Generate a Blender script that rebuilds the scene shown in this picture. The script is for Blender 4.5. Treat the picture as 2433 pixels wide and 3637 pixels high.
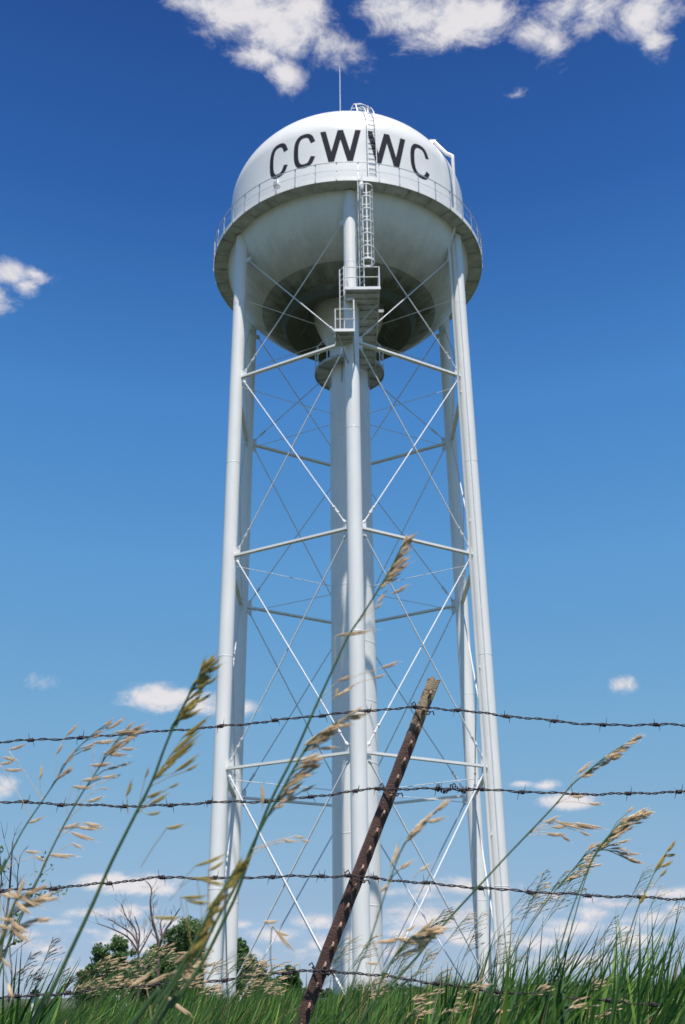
import bpy, math, random
import numpy as np
from mathutils import Vector, Matrix
R = math.radians
random.seed(7); rng = np.random.default_rng(11)
scn = bpy.context.scene
for o in list(bpy.data.objects): bpy.data.objects.remove(o)
col = scn.collection

# ------------------------------------------------------------------ camera
PW, PH, F = 2433.0, 3637.0, 3643.4
FW = np.array([0.0031, 0.9048, 0.4259]); RT = np.array([1.0, 0.0011, -0.0096]); 
FW /= np.linalg.norm(FW); RT -= FW*(RT@FW); RT /= np.linalg.norm(RT); UP = np.cross(RT, FW)
cam = bpy.data.cameras.new("camera"); camo = bpy.data.objects.new("camera", cam); col.objects.link(camo)
camo.matrix_world = Matrix(((RT[0], UP[0], -FW[0], 0), (RT[1], UP[1], -FW[1], 0), (RT[2], UP[2], -FW[2], 0), (0, 0, 0, 1)))
cam.sensor_fit = 'VERTICAL'; cam.sensor_height = 36.0; cam.sensor_width = 24.08; cam.lens = F/PH*36.0
cam.clip_start = 0.05; cam.clip_end = 6000
cam.dof.use_dof = True; cam.dof.focus_distance = 4.0; cam.dof.aperture_fstop = 8.5
scn.camera = camo
def ray(x, y):
    return FW + RT*(x-PW/2)/F - UP*(y-PH/2)/F
def at(x, y, Y):
    v = ray(x, y); return v*(Y/v[1])
def azel(x, y):
    v = ray(x, y); v = v/np.linalg.norm(v); return math.atan2(v[0], v[1]), math.asin(v[2])

# ------------------------------------------------------------------ light, exposure
SUN_EL, SUN_AZ = 70.5, -9.5        # degrees; azimuth measured from the camera side (-Y) towards -X
a, e = R(SUN_AZ), R(SUN_EL)
tosun = Vector((-math.sin(a)*math.cos(e), -math.cos(a)*math.cos(e), math.sin(e)))
sl = bpy.data.lights.new("sun", 'SUN'); sl.energy = 5.0; sl.angle = R(0.53); sl.color = (1.0, 0.935, 0.86)
so = bpy.data.objects.new("sun", sl); col.objects.link(so); so.location = (0, -20, 60)
so.rotation_euler = tosun.to_track_quat('Z', 'Y').to_euler()
scn.view_settings.view_transform = 'Standard'; scn.view_settings.look = 'None'
scn.view_settings.exposure = 0.55; scn.view_settings.gamma = 1.0; scn.view_settings.use_curve_mapping = False
scn.render.resolution_x = 685; scn.render.resolution_y = 1024
scn.render.engine = 'CYCLES'

# ------------------------------------------------------------------ world: blue sky with cumulus clouds
world = bpy.data.worlds.new("World"); scn.world = world; world.use_nodes = True
nt = world.node_tree; nt.nodes.clear()
def N(t, **k):
    n = nt.nodes.new(t)
    for a_, b_ in k.items(): setattr(n, a_, b_)
    return n
def M(op, a_, b_=None, c_=None, clamp=False):
    n = N('ShaderNodeMath', operation=op); n.use_clamp = clamp
    for i, v in enumerate((a_, b_, c_)):
        if v is None: continue
        if hasattr(v, 'is_linked') or isinstance(v, bpy.types.NodeSocket): nt.links.new(v, n.inputs[i])
        else: n.inputs[i].default_value = v
    return n.outputs[0]
sky = N('ShaderNodeTexSky'); sky.sky_type = 'NISHITA'; sky.sun_disc = False
sky.sun_elevation = R(SUN_EL); sky.sun_rotation = R(180+SUN_AZ); sky.air_density = 1.0; sky.dust_density = 0.4; sky.ozone_density = 3.0; sky.altitude = 250
SKYC = dict(sat=1.28, val=1.0)
hs = N('ShaderNodeHueSaturation'); hs.inputs['Saturation'].default_value = SKYC['sat']; hs.inputs['Value'].default_value = SKYC['val']
nt.links.new(sky.outputs[0], hs.inputs['Color'])
tc = N('ShaderNodeTexCoord'); sep = N('ShaderNodeSeparateXYZ'); nt.links.new(tc.outputs['Generated'], sep.inputs[0])
SEPZ = sep.outputs[2]
ER = [(0.0, (0.628, 0.809, 1.416)), (1.9, (0.605, 0.698, 1.09)), (4.4, (0.768, 0.77, 0.913)), (8.5, (1.189, 1.058, 0.971)), (13.9, (1.654, 1.439, 1.179)), (22.3, (1.897, 1.766, 1.515)), (30.9, (1.636, 1.694, 1.647)), (41.9, (0.867, 1.001, 1.263)), (50.8, (0.646, 0.686, 0.972))]
er = N('ShaderNodeValToRGB'); nt.links.new(M('MULTIPLY', M('ARCSINE', M('MAXIMUM', SEPZ, 0.0)), 1/R(90)), er.inputs[0])
while len(er.color_ramp.elements) < len(ER): er.color_ramp.elements.new(0.5)
for el_, (d_, c_) in zip(er.color_ramp.elements, ER): el_.position = d_/90; el_.color = (*c_, 1)
gr = N('ShaderNodeMix', data_type='RGBA', blend_type='MULTIPLY'); gr.inputs[0].default_value = 1.0
nt.links.new(hs.outputs[0], gr.inputs[6]); nt.links.new(er.outputs[0], gr.inputs[7])
az = M('ARCTAN2', sep.outputs[0], sep.outputs[1]); el = M('ARCSINE', sep.outputs[2])
# warp the cloud coordinates a little so that the edges are torn
vm = N('ShaderNodeVectorMath', operation='MULTIPLY'); nt.links.new(tc.outputs['Generated'], vm.inputs[0]); vm.inputs[1].default_value = (1, 1, 1.7)
nz = N('ShaderNodeTexNoise'); nz.inputs['Scale'].default_value = 24; nz.inputs['Detail'].default_value = 11; nz.inputs['Roughness'].default_value = 0.68; nz.inputs['Distortion'].default_value = 0.35
nt.links.new(vm.outputs[0], nz.inputs['Vector'])
nz2 = N('ShaderNodeTexNoise'); nz2.inputs['Scale'].default_value = 9; nz2.inputs['Detail'].default_value = 6; nz2.inputs['Roughness'].default_value = 0.55
nt.links.new(vm.outputs[0], nz2.inputs['Vector'])
cv = N('ShaderNodeCombineXYZ'); nt.links.new(az, cv.inputs[0]); nt.links.new(el, cv.inputs[1])
# clouds seen in the photograph: x, y, half width, half height (1568 px wide frame), weight
CL = [(560,20,190,85,1),(640,85,125,75,1),(690,45,95,85,1),(450,10,105,45,.75),(650,165,48,62,.8),(600,130,80,40,.8),(745,105,60,55,.6),(820,130,45,35,.45),
 (900,20,100,50,.9),(940,45,120,60,.95),(1050,40,130,70,1),(1120,30,90,70,.8),(960,85,90,45,.6),(1290,30,90,60,.75),(1360,25,100,65,.8),(1480,30,110,70,.9),(1265,95,50,60,.5),(1500,105,45,60,.6),(1230,70,70,50,.5),
 (1180,217,34,16,.4),(20,625,55,32,.9),(55,655,34,24,.7),(80,630,45,20,.4),(-10,690,40,45,.45),
 (385,1600,85,34,1),(455,1610,80,30,.95),(545,1625,50,30,.9),(325,1598,50,20,.5),(1425,1567,44,28,1),(75,1558,38,20,.4),(5,1805,38,30,.6),
 (1195,1793,40,9,.5),(1250,1796,36,13,.7),(1305,1832,80,22,1),(265,2020,150,24,1),(330,2035,90,16,.7),(190,2022,70,16,.6),
 (215,2092,70,16,.8),(280,2087,50,20,.9),(75,2138,70,16,.6),(60,2165,120,34,.6),(120,2172,50,16,.9),(310,2145,110,26,.85),(330,2175,60,14,.7),(205,2130,60,10,.5),(340,2078,26,8,.5),
 (625,2142,80,26,.95),(710,2108,60,20,.8),(745,2158,80,22,.8),(1000,2100,150,40,1),(945,2095,70,26,.9),(1055,2030,120,17,.6),(890,2042,44,14,.5),(980,2050,50,12,.4),(1080,2150,120,26,.7),
 (1420,2070,80,18,.8),(1370,2092,70,20,.7),(1530,2045,90,20,.9),(1500,2100,110,28,.8),(1320,2125,100,24,.7),(1230,2080,60,18,.6),(1210,2160,140,22,.6),(1450,2150,140,22,.6),
 (560,2115,40,12,.5),(670,2175,50,12,.6),(900,2085,36,14,.7),(930,2135,60,16,.7),(1075,2085,50,16,.7),(1180,2100,30,12,.6),(1265,2050,36,10,.5),(1470,2052,40,12,.7),(1355,2060,30,9,.5),(1440,2125,60,14,.7),(1545,2080,40,16,.8),(1290,2150,50,12,.6),(110,2112,60,10,.6),(240,2160,50,12,.6),(390,2110,40,12,.6),(420,2160,50,12,.5),(130,2195,80,10,.5),(760,2120,24,10,.6),
 (500,2180,200,20,.4),(850,2180,200,20,.5),(1300,2200,260,20,.4),(150,2220,240,16,.35)]
cur = None
for (x, y, wx, wy, wt) in CL:
    X, Y_ = x*1.5517, y*1.5517
    a0, e0 = azel(X, Y_); a1, e1 = azel(X+wx*1.5517, Y_); a2, e2 = azel(X, Y_-wy*1.5517)
    s = N('ShaderNodeVectorMath', operation='SUBTRACT'); nt.links.new(cv.outputs[0], s.inputs[0]); s.inputs[1].default_value = (a0, e0, 0)
    m_ = N('ShaderNodeVectorMath', operation='MULTIPLY'); nt.links.new(s.outputs[0], m_.inputs[0]); m_.inputs[1].default_value = (1/abs(a1-a0), 1/abs(e2-e0), 0)
    l = N('ShaderNodeVectorMath', operation='LENGTH'); nt.links.new(m_.outputs[0], l.inputs[0])
    d_ = M('MULTIPLY_ADD', l.outputs['Value'], -wt, wt)
    cur = d_ if cur is None else M('SMOOTH_MAX', cur, d_, 0.12)
fb = M('MULTIPLY_ADD', nz.outputs['Fac'], 1.9, -0.86)
fb2 = M('MULTIPLY_ADD', nz2.outputs['Fac'], 0.9, -0.45)
den = M('ADD', M('ADD', M('MAXIMUM', cur, -0.6), fb), fb2)
mr = N('ShaderNodeMapRange', interpolation_type='SMOOTHSTEP'); nt.links.new(den, mr.inputs[0])
mr.inputs[1].default_value = 0.0; mr.inputs[2].default_value = 0.82; mr.inputs[3].default_value = 0; mr.inputs[4].default_value = 0.97
# relief inside the clouds: density taken again a little lower; thinner above and thicker below reads as the bright side
vo = N('ShaderNodeVectorMath', operation='ADD'); nt.links.new(vm.outputs[0], vo.inputs[0]); vo.inputs[1].default_value = (0.004, -0.012, 0.02)
nz3 = N('ShaderNodeTexNoise'); nz3.inputs['Scale'].default_value = 24; nz3.inputs['Detail'].default_value = 5; nz3.inputs['Roughness'].default_value = 0.62; nz3.inputs['Distortion'].default_value = 0.35; nt.links.new(vo.outputs[0], nz3.inputs['Vector'])
cr = N('ShaderNodeMapRange'); cr.interpolation_type = 'SMOOTHSTEP'
nt.links.new(M('ADD', M('MULTIPLY', M('SUBTRACT', nz.outputs['Fac'], nz3.outputs['Fac']), 2.2), M('MULTIPLY_ADD', den, .45, .35)), cr.inputs[0]); cr.inputs[1].default_value = 0.1; cr.inputs[2].default_value = 0.85
cc = N('ShaderNodeMix', data_type='RGBA'); nt.links.new(cr.outputs[0], cc.inputs[0])
CK = 1.0
cc.inputs[6].default_value = (5.3*CK, 5.5*CK, 6.3*CK, 1); cc.inputs[7].default_value = (7.3*CK, 7.1*CK, 7.3*CK, 1)
mx = N('ShaderNodeMix', data_type='RGBA'); nt.links.new(mr.outputs[0], mx.inputs[0]); nt.links.new(gr.outputs[2], mx.inputs[6]); nt.links.new(cc.outputs[2], mx.inputs[7])
bg = N('ShaderNodeBackground'); bg.inputs['Strength'].default_value = 0.075; nt.links.new(mx.outputs[2], bg.inputs[0])
wo = N('ShaderNodeOutputWorld'); nt.links.new(bg.outputs[0], wo.inputs[0])
world.cycles.sampling_method = 'MANUAL'; world.cycles.sample_map_resolution = 1024

# ------------------------------------------------------------------ materials
def mat(name, base, rough=0.5, metal=0.0, spec=0.5, var=0.12, scale=3.0, bump=0.0, bscale=30.0, fn=None, stretch=(1,1,1), dark=None):
    m = bpy.data.materials.new(name); m.use_nodes = True; t = m.node_tree; b = t.nodes['Principled BSDF']
    b.inputs['Roughness'].default_value = rough; b.inputs['Metallic'].default_value = metal; b.inputs['Specular IOR Level'].default_value = spec
    tcn = t.nodes.new('ShaderNodeTexCoord'); mp = t.nodes.new('ShaderNodeMapping'); mp.inputs['Scale'].default_value = stretch
    t.links.new(tcn.outputs['Object'], mp.inputs[0])
    n = t.nodes.new('ShaderNodeTexNoise'); n.inputs['Scale'].default_value = scale; n.inputs['Detail'].default_value = 7; n.inputs['Roughness'].default_value = 0.6
    t.links.new(mp.outputs[0], n.inputs['Vector'])
    r = t.nodes.new('ShaderNodeValToRGB'); r.color_ramp.elements[0].position = 0.3; r.color_ramp.elements[1].position = 0.7
    lo = dark if dark else tuple(c*(1-var*2) for c in base)
    r.color_ramp.elements[0].color = (*lo, 1); r.color_ramp.elements[1].color = (*[min(1, c*(1+var)) for c in base], 1)
    t.links.new(n.outputs['Fac'], r.inputs[0]); t.links.new(r.outputs[0], b.inputs['Base Color'])
    if bump:
        n2 = t.nodes.new('ShaderNodeTexNoise'); n2.inputs['Scale'].default_value = bscale; n2.inputs['Detail'].default_value = 5
        t.links.new(mp.outputs[0], n2.inputs['Vector'])
        bp = t.nodes.new('ShaderNodeBump'); bp.inputs['Strength'].default_value = bump; bp.inputs['Distance'].default_value = 0.01
        t.links.new(n2.outputs['Fac'], bp.inputs['Height']); t.links.new(bp.outputs[0], b.inputs['Normal'])
    if fn: fn(m, t, b, r, tcn, n)
    return m
def leafy(name, base, dark, rough=0.55, scale=6.0, trans=0.35, stretch=(1,1,1)):
    def fn(m, t, b, r, tcn, n):
        tr = t.nodes.new('ShaderNodeBsdfTranslucent'); mxs = t.nodes.new('ShaderNodeMixShader'); mxs.inputs[0].default_value = trans
        t.links.new(r.outputs[0], tr.inputs[0]); t.links.new(b.outputs[0], mxs.inputs[1]); t.links.new(tr.outputs[0], mxs.inputs[2])
        t.links.new(mxs.outputs[0], t.nodes['Material Output'].inputs[0])
    return mat(name, base, rough, spec=0.3, scale=scale, fn=fn, dark=dark, var=.15, stretch=stretch)
WHITE = (0.775, 0.775, 0.745)
def streak_fn(m, t, b, r, tcn, n):
    geo = t.nodes.new('ShaderNodeNewGeometry'); mp = t.nodes.new('ShaderNodeMapping'); mp.inputs['Scale'].default_value = (5, 5, .22); t.links.new(geo.outputs['Position'], mp.inputs[0])
    ns = t.nodes.new('ShaderNodeTexNoise'); ns.inputs['Scale'].default_value = 1.6; ns.inputs['Detail'].default_value = 8; ns.inputs['Roughness'].default_value = .7; t.links.new(mp.outputs[0], ns.inputs['Vector'])
    mr_ = t.nodes.new('ShaderNodeMapRange'); mr_.interpolation_type = 'SMOOTHSTEP'; t.links.new(ns.outputs['Fac'], mr_.inputs[0]); mr_.inputs[1].default_value = .56; mr_.inputs[2].default_value = .80; mr_.inputs[4].default_value = .38
    mx_ = t.nodes.new('ShaderNodeMix'); mx_.data_type = 'RGBA'; t.links.new(mr_.outputs[0], mx_.inputs[0]); t.links.new(r.outputs[0], mx_.inputs[6]); mx_.inputs[7].default_value = (.42, .37, .31, 1)
    sp = t.nodes.new('ShaderNodeTexNoise'); sp.inputs['Scale'].default_value = 9; sp.inputs['Detail'].default_value = 4; t.links.new(geo.outputs['Position'], sp.inputs['Vector'])
    m2 = t.nodes.new('ShaderNodeMapRange'); t.links.new(sp.outputs['Fac'], m2.inputs[0]); m2.inputs[1].default_value = .735; m2.inputs[2].default_value = .76; m2.inputs[4].default_value = .7
    mx2 = t.nodes.new('ShaderNodeMix'); mx2.data_type = 'RGBA'; t.links.new(m2.outputs[0], mx2.inputs[0]); t.links.new(mx_.outputs[2], mx2.inputs[6]); mx2.inputs[7].default_value = (.17, .08, .045, 1)
    t.links.new(mx2.outputs[2], b.inputs['Base Color'])
m_white = mat("white_paint", WHITE, 0.38, var=0.035, scale=1.3, stretch=(1,1,.35), fn=streak_fn)
m_steel = mat("white_rod_paint", (0.68,0.69,0.70), 0.45, var=0.05, scale=5)
m_under = mat("shaded_white_paint", (0.45,0.47,0.47), 0.6, var=0.12, scale=2.2, dark=(.27,.29,.28))  # white paint darkened: the shade of the undersides is put into the colour
m_letter = mat("navy_lettering_paint", (0.014,0.016,0.030), 0.85, spec=.15, var=0.2, scale=3)
m_galv = mat("galvanised_steel", (0.50,0.52,0.54), 0.42, metal=0.35, var=.12, scale=8)
m_concrete = mat("concrete", (0.34,0.33,0.30), 0.9, var=.15, scale=4, bump=.4)
def tank_fn(m, t, b, r, tcn, n):
    def mm(op, a_, b_=None, c_=None, clamp=False):
        q = t.nodes.new('ShaderNodeMath'); q.operation = op; q.use_clamp = clamp
        for i, v in enumerate((a_, b_, c_)):
            if v is None: continue
            if isinstance(v, bpy.types.NodeSocket): t.links.new(v, q.inputs[i])
            else: q.inputs[i].default_value = v
        return q.outputs[0]
    s = t.nodes.new('ShaderNodeSeparateXYZ'); t.links.new(tcn.outputs['Object'], s.inputs[0])
    X, Y, Z = s.outputs
    rad = mm('SQRT', mm('ADD', mm('MULTIPLY', X, X), mm('MULTIPLY', Y, Y)))
    ang = mm('ARCTAN2', X, Y)
    ns = t.nodes.new('ShaderNodeTexNoise'); ns.inputs['Scale'].default_value = 1.1; ns.inputs['Detail'].default_value = 9; ns.inputs['Roughness'].default_value = .68
    t.links.new(tcn.outputs['Object'], ns.inputs['Vector'])
    cs = t.nodes.new('ShaderNodeCombineXYZ'); t.links.new(mm('MULTIPLY', mm('COSINE', ang), 7.0), cs.inputs[0]); t.links.new(mm('MULTIPLY', mm('SINE', ang), 7.0), cs.inputs[1]); t.links.new(mm('MULTIPLY', rad, .38), cs.inputs[2])
    nr = t.nodes.new('ShaderNodeTexNoise'); nr.inputs['Scale'].default_value = 1.5; nr.inputs['Detail'].default_value = 9; nr.inputs['Roughness'].default_value = .72; t.links.new(cs.outputs[0], nr.inputs['Vector'])
    # mildew that grows over the lower bowl, a tide line at the weld seam of radius 4.3
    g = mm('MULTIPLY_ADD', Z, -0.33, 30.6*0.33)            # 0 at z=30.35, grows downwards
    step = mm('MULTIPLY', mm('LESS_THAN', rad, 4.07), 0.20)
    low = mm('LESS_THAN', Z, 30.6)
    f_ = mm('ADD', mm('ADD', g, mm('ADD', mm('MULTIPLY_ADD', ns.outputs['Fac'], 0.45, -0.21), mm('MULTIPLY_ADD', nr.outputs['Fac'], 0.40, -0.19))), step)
    f_ = mm('MULTIPLY', mm('MAXIMUM', mm('MULTIPLY', f_, 1.12, clamp=True), mm('MULTIPLY_ADD', nr.outputs['Fac'], .22, -.03, clamp=True)), mm('LESS_THAN', Z, 31.44))  # besides mildew, streaked darkening over the whole bowl: shade put into its colour
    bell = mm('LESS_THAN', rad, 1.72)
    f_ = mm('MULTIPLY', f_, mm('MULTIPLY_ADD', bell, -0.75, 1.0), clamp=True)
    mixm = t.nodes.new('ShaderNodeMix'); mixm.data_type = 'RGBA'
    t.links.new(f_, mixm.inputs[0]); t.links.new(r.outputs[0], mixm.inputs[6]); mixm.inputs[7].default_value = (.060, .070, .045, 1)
    # weld seams: rings and meridians of the bowl plates
    lines = None
    for r0 in (4.07, 2.55):
        l = mm('COMPARE', rad, r0, 0.014)
        l = mm('MULTIPLY', l, mm('LESS_THAN', Z, 30.6)); lines = l if lines is None else mm('MAXIMUM', lines, l)
    fr = mm('FRACT', mm('MULTIPLY_ADD', ang, 20/(2*math.pi), 0.3))
    mer = mm('COMPARE', fr, 0.5, 0.0035); mer = mm('MULTIPLY', mer, mm('LESS_THAN', rad, 4.07)); mer = mm('MULTIPLY', mer, mm('LESS_THAN', Z, 30.6)); mer = mm('MULTIPLY', mer, mm('GREATER_THAN', rad, 2.0))
    fr2 = mm('FRACT', mm('MULTIPLY_ADD', ang, 14/(2*math.pi), 0.1)); mer2 = mm('MULTIPLY', mm('COMPARE', fr2, .5, .0018), mm('MULTIPLY', mm('GREATER_THAN', rad, 4.07), mm('LESS_THAN', Z, 31.3)))
    lines = mm('MAXIMUM', lines, mm('MAXIMUM', mer, mm('MULTIPLY', mer2, .45)))
    up = mm('MULTIPLY', mm('COMPARE', Z, 35.10, 0.014), 0.10); lines = mm('MAXIMUM', lines, up)
    nb = mm('MULTIPLY_ADD', ns.outputs['Fac'], 1.4, -0.1, clamp=True)
    mixl = t.nodes.new('ShaderNodeMix'); mixl.data_type = 'RGBA'
    t.links.new(mm('MULTIPLY', mm('MULTIPLY', lines, nb), .8, clamp=True), mixl.inputs[0]); t.links.new(mixm.outputs[2], mixl.inputs[6]); mixl.inputs[7].default_value = (.045, .045, .035, 1)
    t.links.new(mixl.outputs[2], b.inputs['Base Color'])
    rg = t.nodes.new('ShaderNodeMapRange'); t.links.new(f_, rg.inputs[0]); rg.inputs[3].default_value = .26; rg.inputs[4].default_value = .8
    t.links.new(rg.outputs[0], b.inputs['Roughness'])
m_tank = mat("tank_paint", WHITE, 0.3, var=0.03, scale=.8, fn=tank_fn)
m_rust = mat("rusty_steel", (0.105,0.062,0.048), 0.75, var=.3, scale=70, bump=.8, bscale=160, dark=(.035,.022,.02))
m_wire = mat("rusty_wire", (0.06,0.045,0.05), 0.6, metal=.3, var=.3, scale=60, bump=.5, bscale=300, dark=(.018,.013,.015))
def post_fn(m, t, b, r, tcn, n):
    s = t.nodes.new('ShaderNodeSeparateXYZ'); t.links.new(tcn.outputs['Object'], s.inputs[0])
    mr_ = t.nodes.new('ShaderNodeMapRange'); t.links.new(s.outputs[2], mr_.inputs[0]); mr_.inputs[1].default_value = POST_Z-.17; mr_.inputs[2].default_value = POST_Z-.08
    nn = t.nodes.new('ShaderNodeTexNoise'); nn.inputs['Scale'].default_value = 45; nn.inputs['Detail'].default_value = 6; t.links.new(tcn.outputs['Object'], nn.inputs['Vector'])
    q = t.nodes.new('ShaderNodeMath'); q.operation = 'MULTIPLY'; q.use_clamp = True; t.links.new(mr_.outputs[0], q.inputs[0])
    q2 = t.nodes.new('ShaderNodeMath'); q2.operation = 'MULTIPLY_ADD'; q2.use_clamp = True; t.links.new(nn.outputs['Fac'], q2.inputs[0]); q2.inputs[1].default_value = 6; q2.inputs[2].default_value = -2.2
    t.links.new(q2.outputs[0], q.inputs[1])
    mx_ = t.nodes.new('ShaderNodeMix'); mx_.data_type = 'RGBA'; t.links.new(q.outputs[0], mx_.inputs[0]); t.links.new(r.outputs[0], mx_.inputs[6]); mx_.inputs[7].default_value = (.34,.25,.15,1)
    t.links.new(mx_.outputs[2], b.inputs['Base Color'])
POST_LEN = 1.65; _a, _b = at(1543, 2411, 2.72), at(1140, 3450, 2.72); POST_Z = POST_LEN*float((_a-_b)[2]/np.linalg.norm(_a-_b))
m_stud = mat('sunlit_stud_steel', (0.27,0.18,0.135), 0.6, var=.25, scale=60, dark=(.2,.12,.08))  # lighter than the post: light caught by the studs put into the colour
m_post = mat("rusty_post_steel", (0.088,0.042,0.031), 0.75, var=.2, scale=14, bump=.3, bscale=200, dark=(.048,.025,.021), fn=post_fn)
def island(m, spread):
    t = m.node_tree; g = t.nodes.new('ShaderNodeNewGeometry'); r = [n for n in t.nodes if n.type == 'VALTORGB'][0]
    h = t.nodes.new('ShaderNodeHueSaturation'); mr_ = t.nodes.new('ShaderNodeMapRange'); mr_.inputs[3].default_value = 1-spread; mr_.inputs[4].default_value = 1+spread*.9
    t.links.new(g.outputs['Random Per Island'], mr_.inputs[0]); t.links.new(mr_.outputs[0], h.inputs['Value'])
    mh = t.nodes.new('ShaderNodeMath'); mh.operation = 'MULTIPLY_ADD'; t.links.new(g.outputs['Random Per Island'], mh.inputs[0]); mh.inputs[1].default_value = -.05; mh.inputs[2].default_value = .525; t.links.new(mh.outputs[0], h.inputs['Hue'])
    tos = [l.to_socket for l in r.outputs[0].links]; t.links.new(r.outputs[0], h.inputs['Color'])
    for q in tos: t.links.new(h.outputs[0], q)
m_blade = leafy("grass_blade", (0.115,0.24,0.034), (0.045,0.12,0.02), scale=5)
m_blade2 = leafy("grass_blade_blue", (0.06,0.15,0.035), (0.022,0.075,0.02), scale=5)
m_dry = leafy("dry_grass", (0.42,0.30,0.13), (0.22,0.14,0.05), scale=20, trans=.3)
island(m_blade, .6); island(m_blade2, .55); island(m_dry, .4)
m_stem = leafy("grass_stem", (0.075,0.13,0.04), (0.03,0.075,0.03), scale=12, trans=.15)
m_seed_tan = leafy("seed_husk_tan", (0.76,0.62,0.42), (0.50,0.34,0.19), scale=60, trans=.35)
m_seed_olive = leafy("seed_husk_olive", (0.46,0.37,0.11), (0.22,0.16,0.04), scale=45, trans=.3)
m_seed_dark = leafy("seed_husk_purple", (0.20,0.12,0.07), (0.07,0.045,0.035), scale=45, trans=.2)
m_leaf = leafy("tree_leaf", (0.12,0.20,0.07), (0.06,0.11,0.042), scale=.6, trans=.25)
m_leaf2 = leafy("tree_leaf_pale", (0.14,0.20,0.07), (0.07,0.11,0.04), scale=.6, trans=.25)
m_bark = mat("bark", (0.12,0.095,0.075), .9, var=.3, scale=9)
m_dead = mat("dead_branch_bark", (0.10,0.075,0.065), .9, var=.3, scale=9)
m_far = leafy("far_foliage", (0.045,0.075,0.03), (0.02,0.04,0.018), scale=.15, trans=.1)
m_ground = mat("meadow_ground", (0.046,0.058,0.024), .95, var=.2, scale=.6, bump=.5, bscale=4, dark=(.03,.034,.018))
m_wpost = mat("white_board_paint", (0.72,0.71,0.68), .6, var=.05, scale=8)
m_black = mat("dark_cap", (0.02,0.02,0.02), .6)

# ------------------------------------------------------------------ mesh helpers
ORG = {}
class MB:
    def __init__(s): s.v = []; s.f = []
    def add(s, vs, fs):
        b = len(s.v); s.v += [tuple(map(float, p)) for p in vs]; s.f += [tuple(b+i for i in q) for q in fs]
    def tube(s, pts, rad, n=8, cap=True):
        pts = [Vector(p) for p in pts]
        if not hasattr(rad, '__len__'): rad = [rad]*len(pts)
        ref = None; rings = []
        for i, p in enumerate(pts):
            t = (pts[min(i+1, len(pts)-1)]-pts[max(i-1, 0)]).normalized()
            if ref is None:
                ref = Vector((0, 0, 1)) if abs(t.z) < .9 else Vector((1, 0, 0))
            u = (ref - t*ref.dot(t)).normalized(); w = t.cross(u); ref = u
            rings.append([p+(u*math.cos(2*math.pi*k/n)+w*math.sin(2*math.pi*k/n))*rad[i] for k in range(n)])
        vs = [q for r_ in rings for q in r_]; fs = []
        for i in range(len(pts)-1):
            for k in range(n): fs.append((i*n+k, i*n+(k+1) % n, (i+1)*n+(k+1) % n, (i+1)*n+k))
        if cap: fs.append(tuple(range(n-1, -1, -1))); fs.append(tuple((len(pts)-1)*n+k for k in range(n)))
        s.add(vs, fs); return s
    def box(s, c, d, ux=(1,0,0), uy=(0,1,0), uz=(0,0,1)):
        c = Vector(c); ux, uy, uz = Vector(ux)*d[0]/2, Vector(uy)*d[1]/2, Vector(uz)*d[2]/2
        vs = [c+ux*i+uy*j+uz*k for k in (-1, 1) for j in (-1, 1) for i in (-1, 1)]
        s.add(vs, [(0,2,3,1),(4,5,7,6),(0,1,5,4),(2,6,7,3),(0,4,6,2),(1,3,7,5)]); return s
    def beam(s, p, q, w, h, off=(0, 0)):      # bar from p to q, w sideways, h upwards
        p, q = Vector(p), Vector(q); t = (q-p); L = t.length; t.normalize()
        side = t.cross(Vector((0, 0, 1)))
        if side.length < 1e-4: side = Vector((1, 0, 0))
        side.normalize(); up = side.cross(t); c = (p+q)/2+side*off[0]+up*off[1]
        return s.box(c, (L, w, h), t, side, up)
    def lathe(s, prof, n=96, c=(0, 0)):
        vs = []; fs = []; idx = []
        for r_, z in prof:
            if r_ < 1e-5: idx.append([len(vs)]); vs.append((c[0], c[1], z))
            else:
                idx.append(list(range(len(vs), len(vs)+n)))
                vs += [(c[0]+r_*math.sin(2*math.pi*k/n), c[1]-r_*math.cos(2*math.pi*k/n), z) for k in range(n)]
        for A, B in zip(idx, idx[1:]):
            for k in range(n):
                q = [A[k % len(A)], A[(k+1) % len(A)], B[(k+1) % len(B)], B[k % len(B)]]
                if len(A) == 1: q = [A[0], B[(k+1) % n], B[k]]
                if len(B) == 1: q = [A[k], A[(k+1) % n], B[0]]
                fs.append(tuple(q))
        s.add(vs, fs); return s
    def build(s, name, m, parent=None, smooth=True, origin=None, ang=40):
        me = bpy.data.meshes.new(name)
        if parent is not None: org = np.array(ORG[parent.name])
        else: org = np.array(origin if origin is not None else (0, 0, 0), float)
        v = np.array(s.v, float)-org
        me.from_pydata(v.tolist(), [], s.f); me.update()
        if smooth:
            me.polygons.foreach_set('use_smooth', [True]*len(me.polygons))
            try: me.set_sharp_from_angle(angle=R(ang))
            except Exception: pass
        ms = m if isinstance(m, (list, tuple)) else [m]
        for q in ms: me.materials.append(q)
        o = bpy.data.objects.new(name, me); col.objects.link(o)
        if parent is not None: o.parent = parent
        else: o.location = org
        ORG[o.name] = tuple(org); return o
def tag(o, label=None, cat=None, group=None, kind=None):
    for k, v in (('label', label), ('category', cat), ('group', group), ('kind', kind)):
        if v: o[k] = v
    return o
def empty(name, loc, label, cat, group=None):
    o = bpy.data.objects.new(name, None); o.location = loc; o.empty_display_size = .3; col.objects.link(o)
    ORG[o.name] = tuple(loc); return tag(o, label, cat, group)

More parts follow.
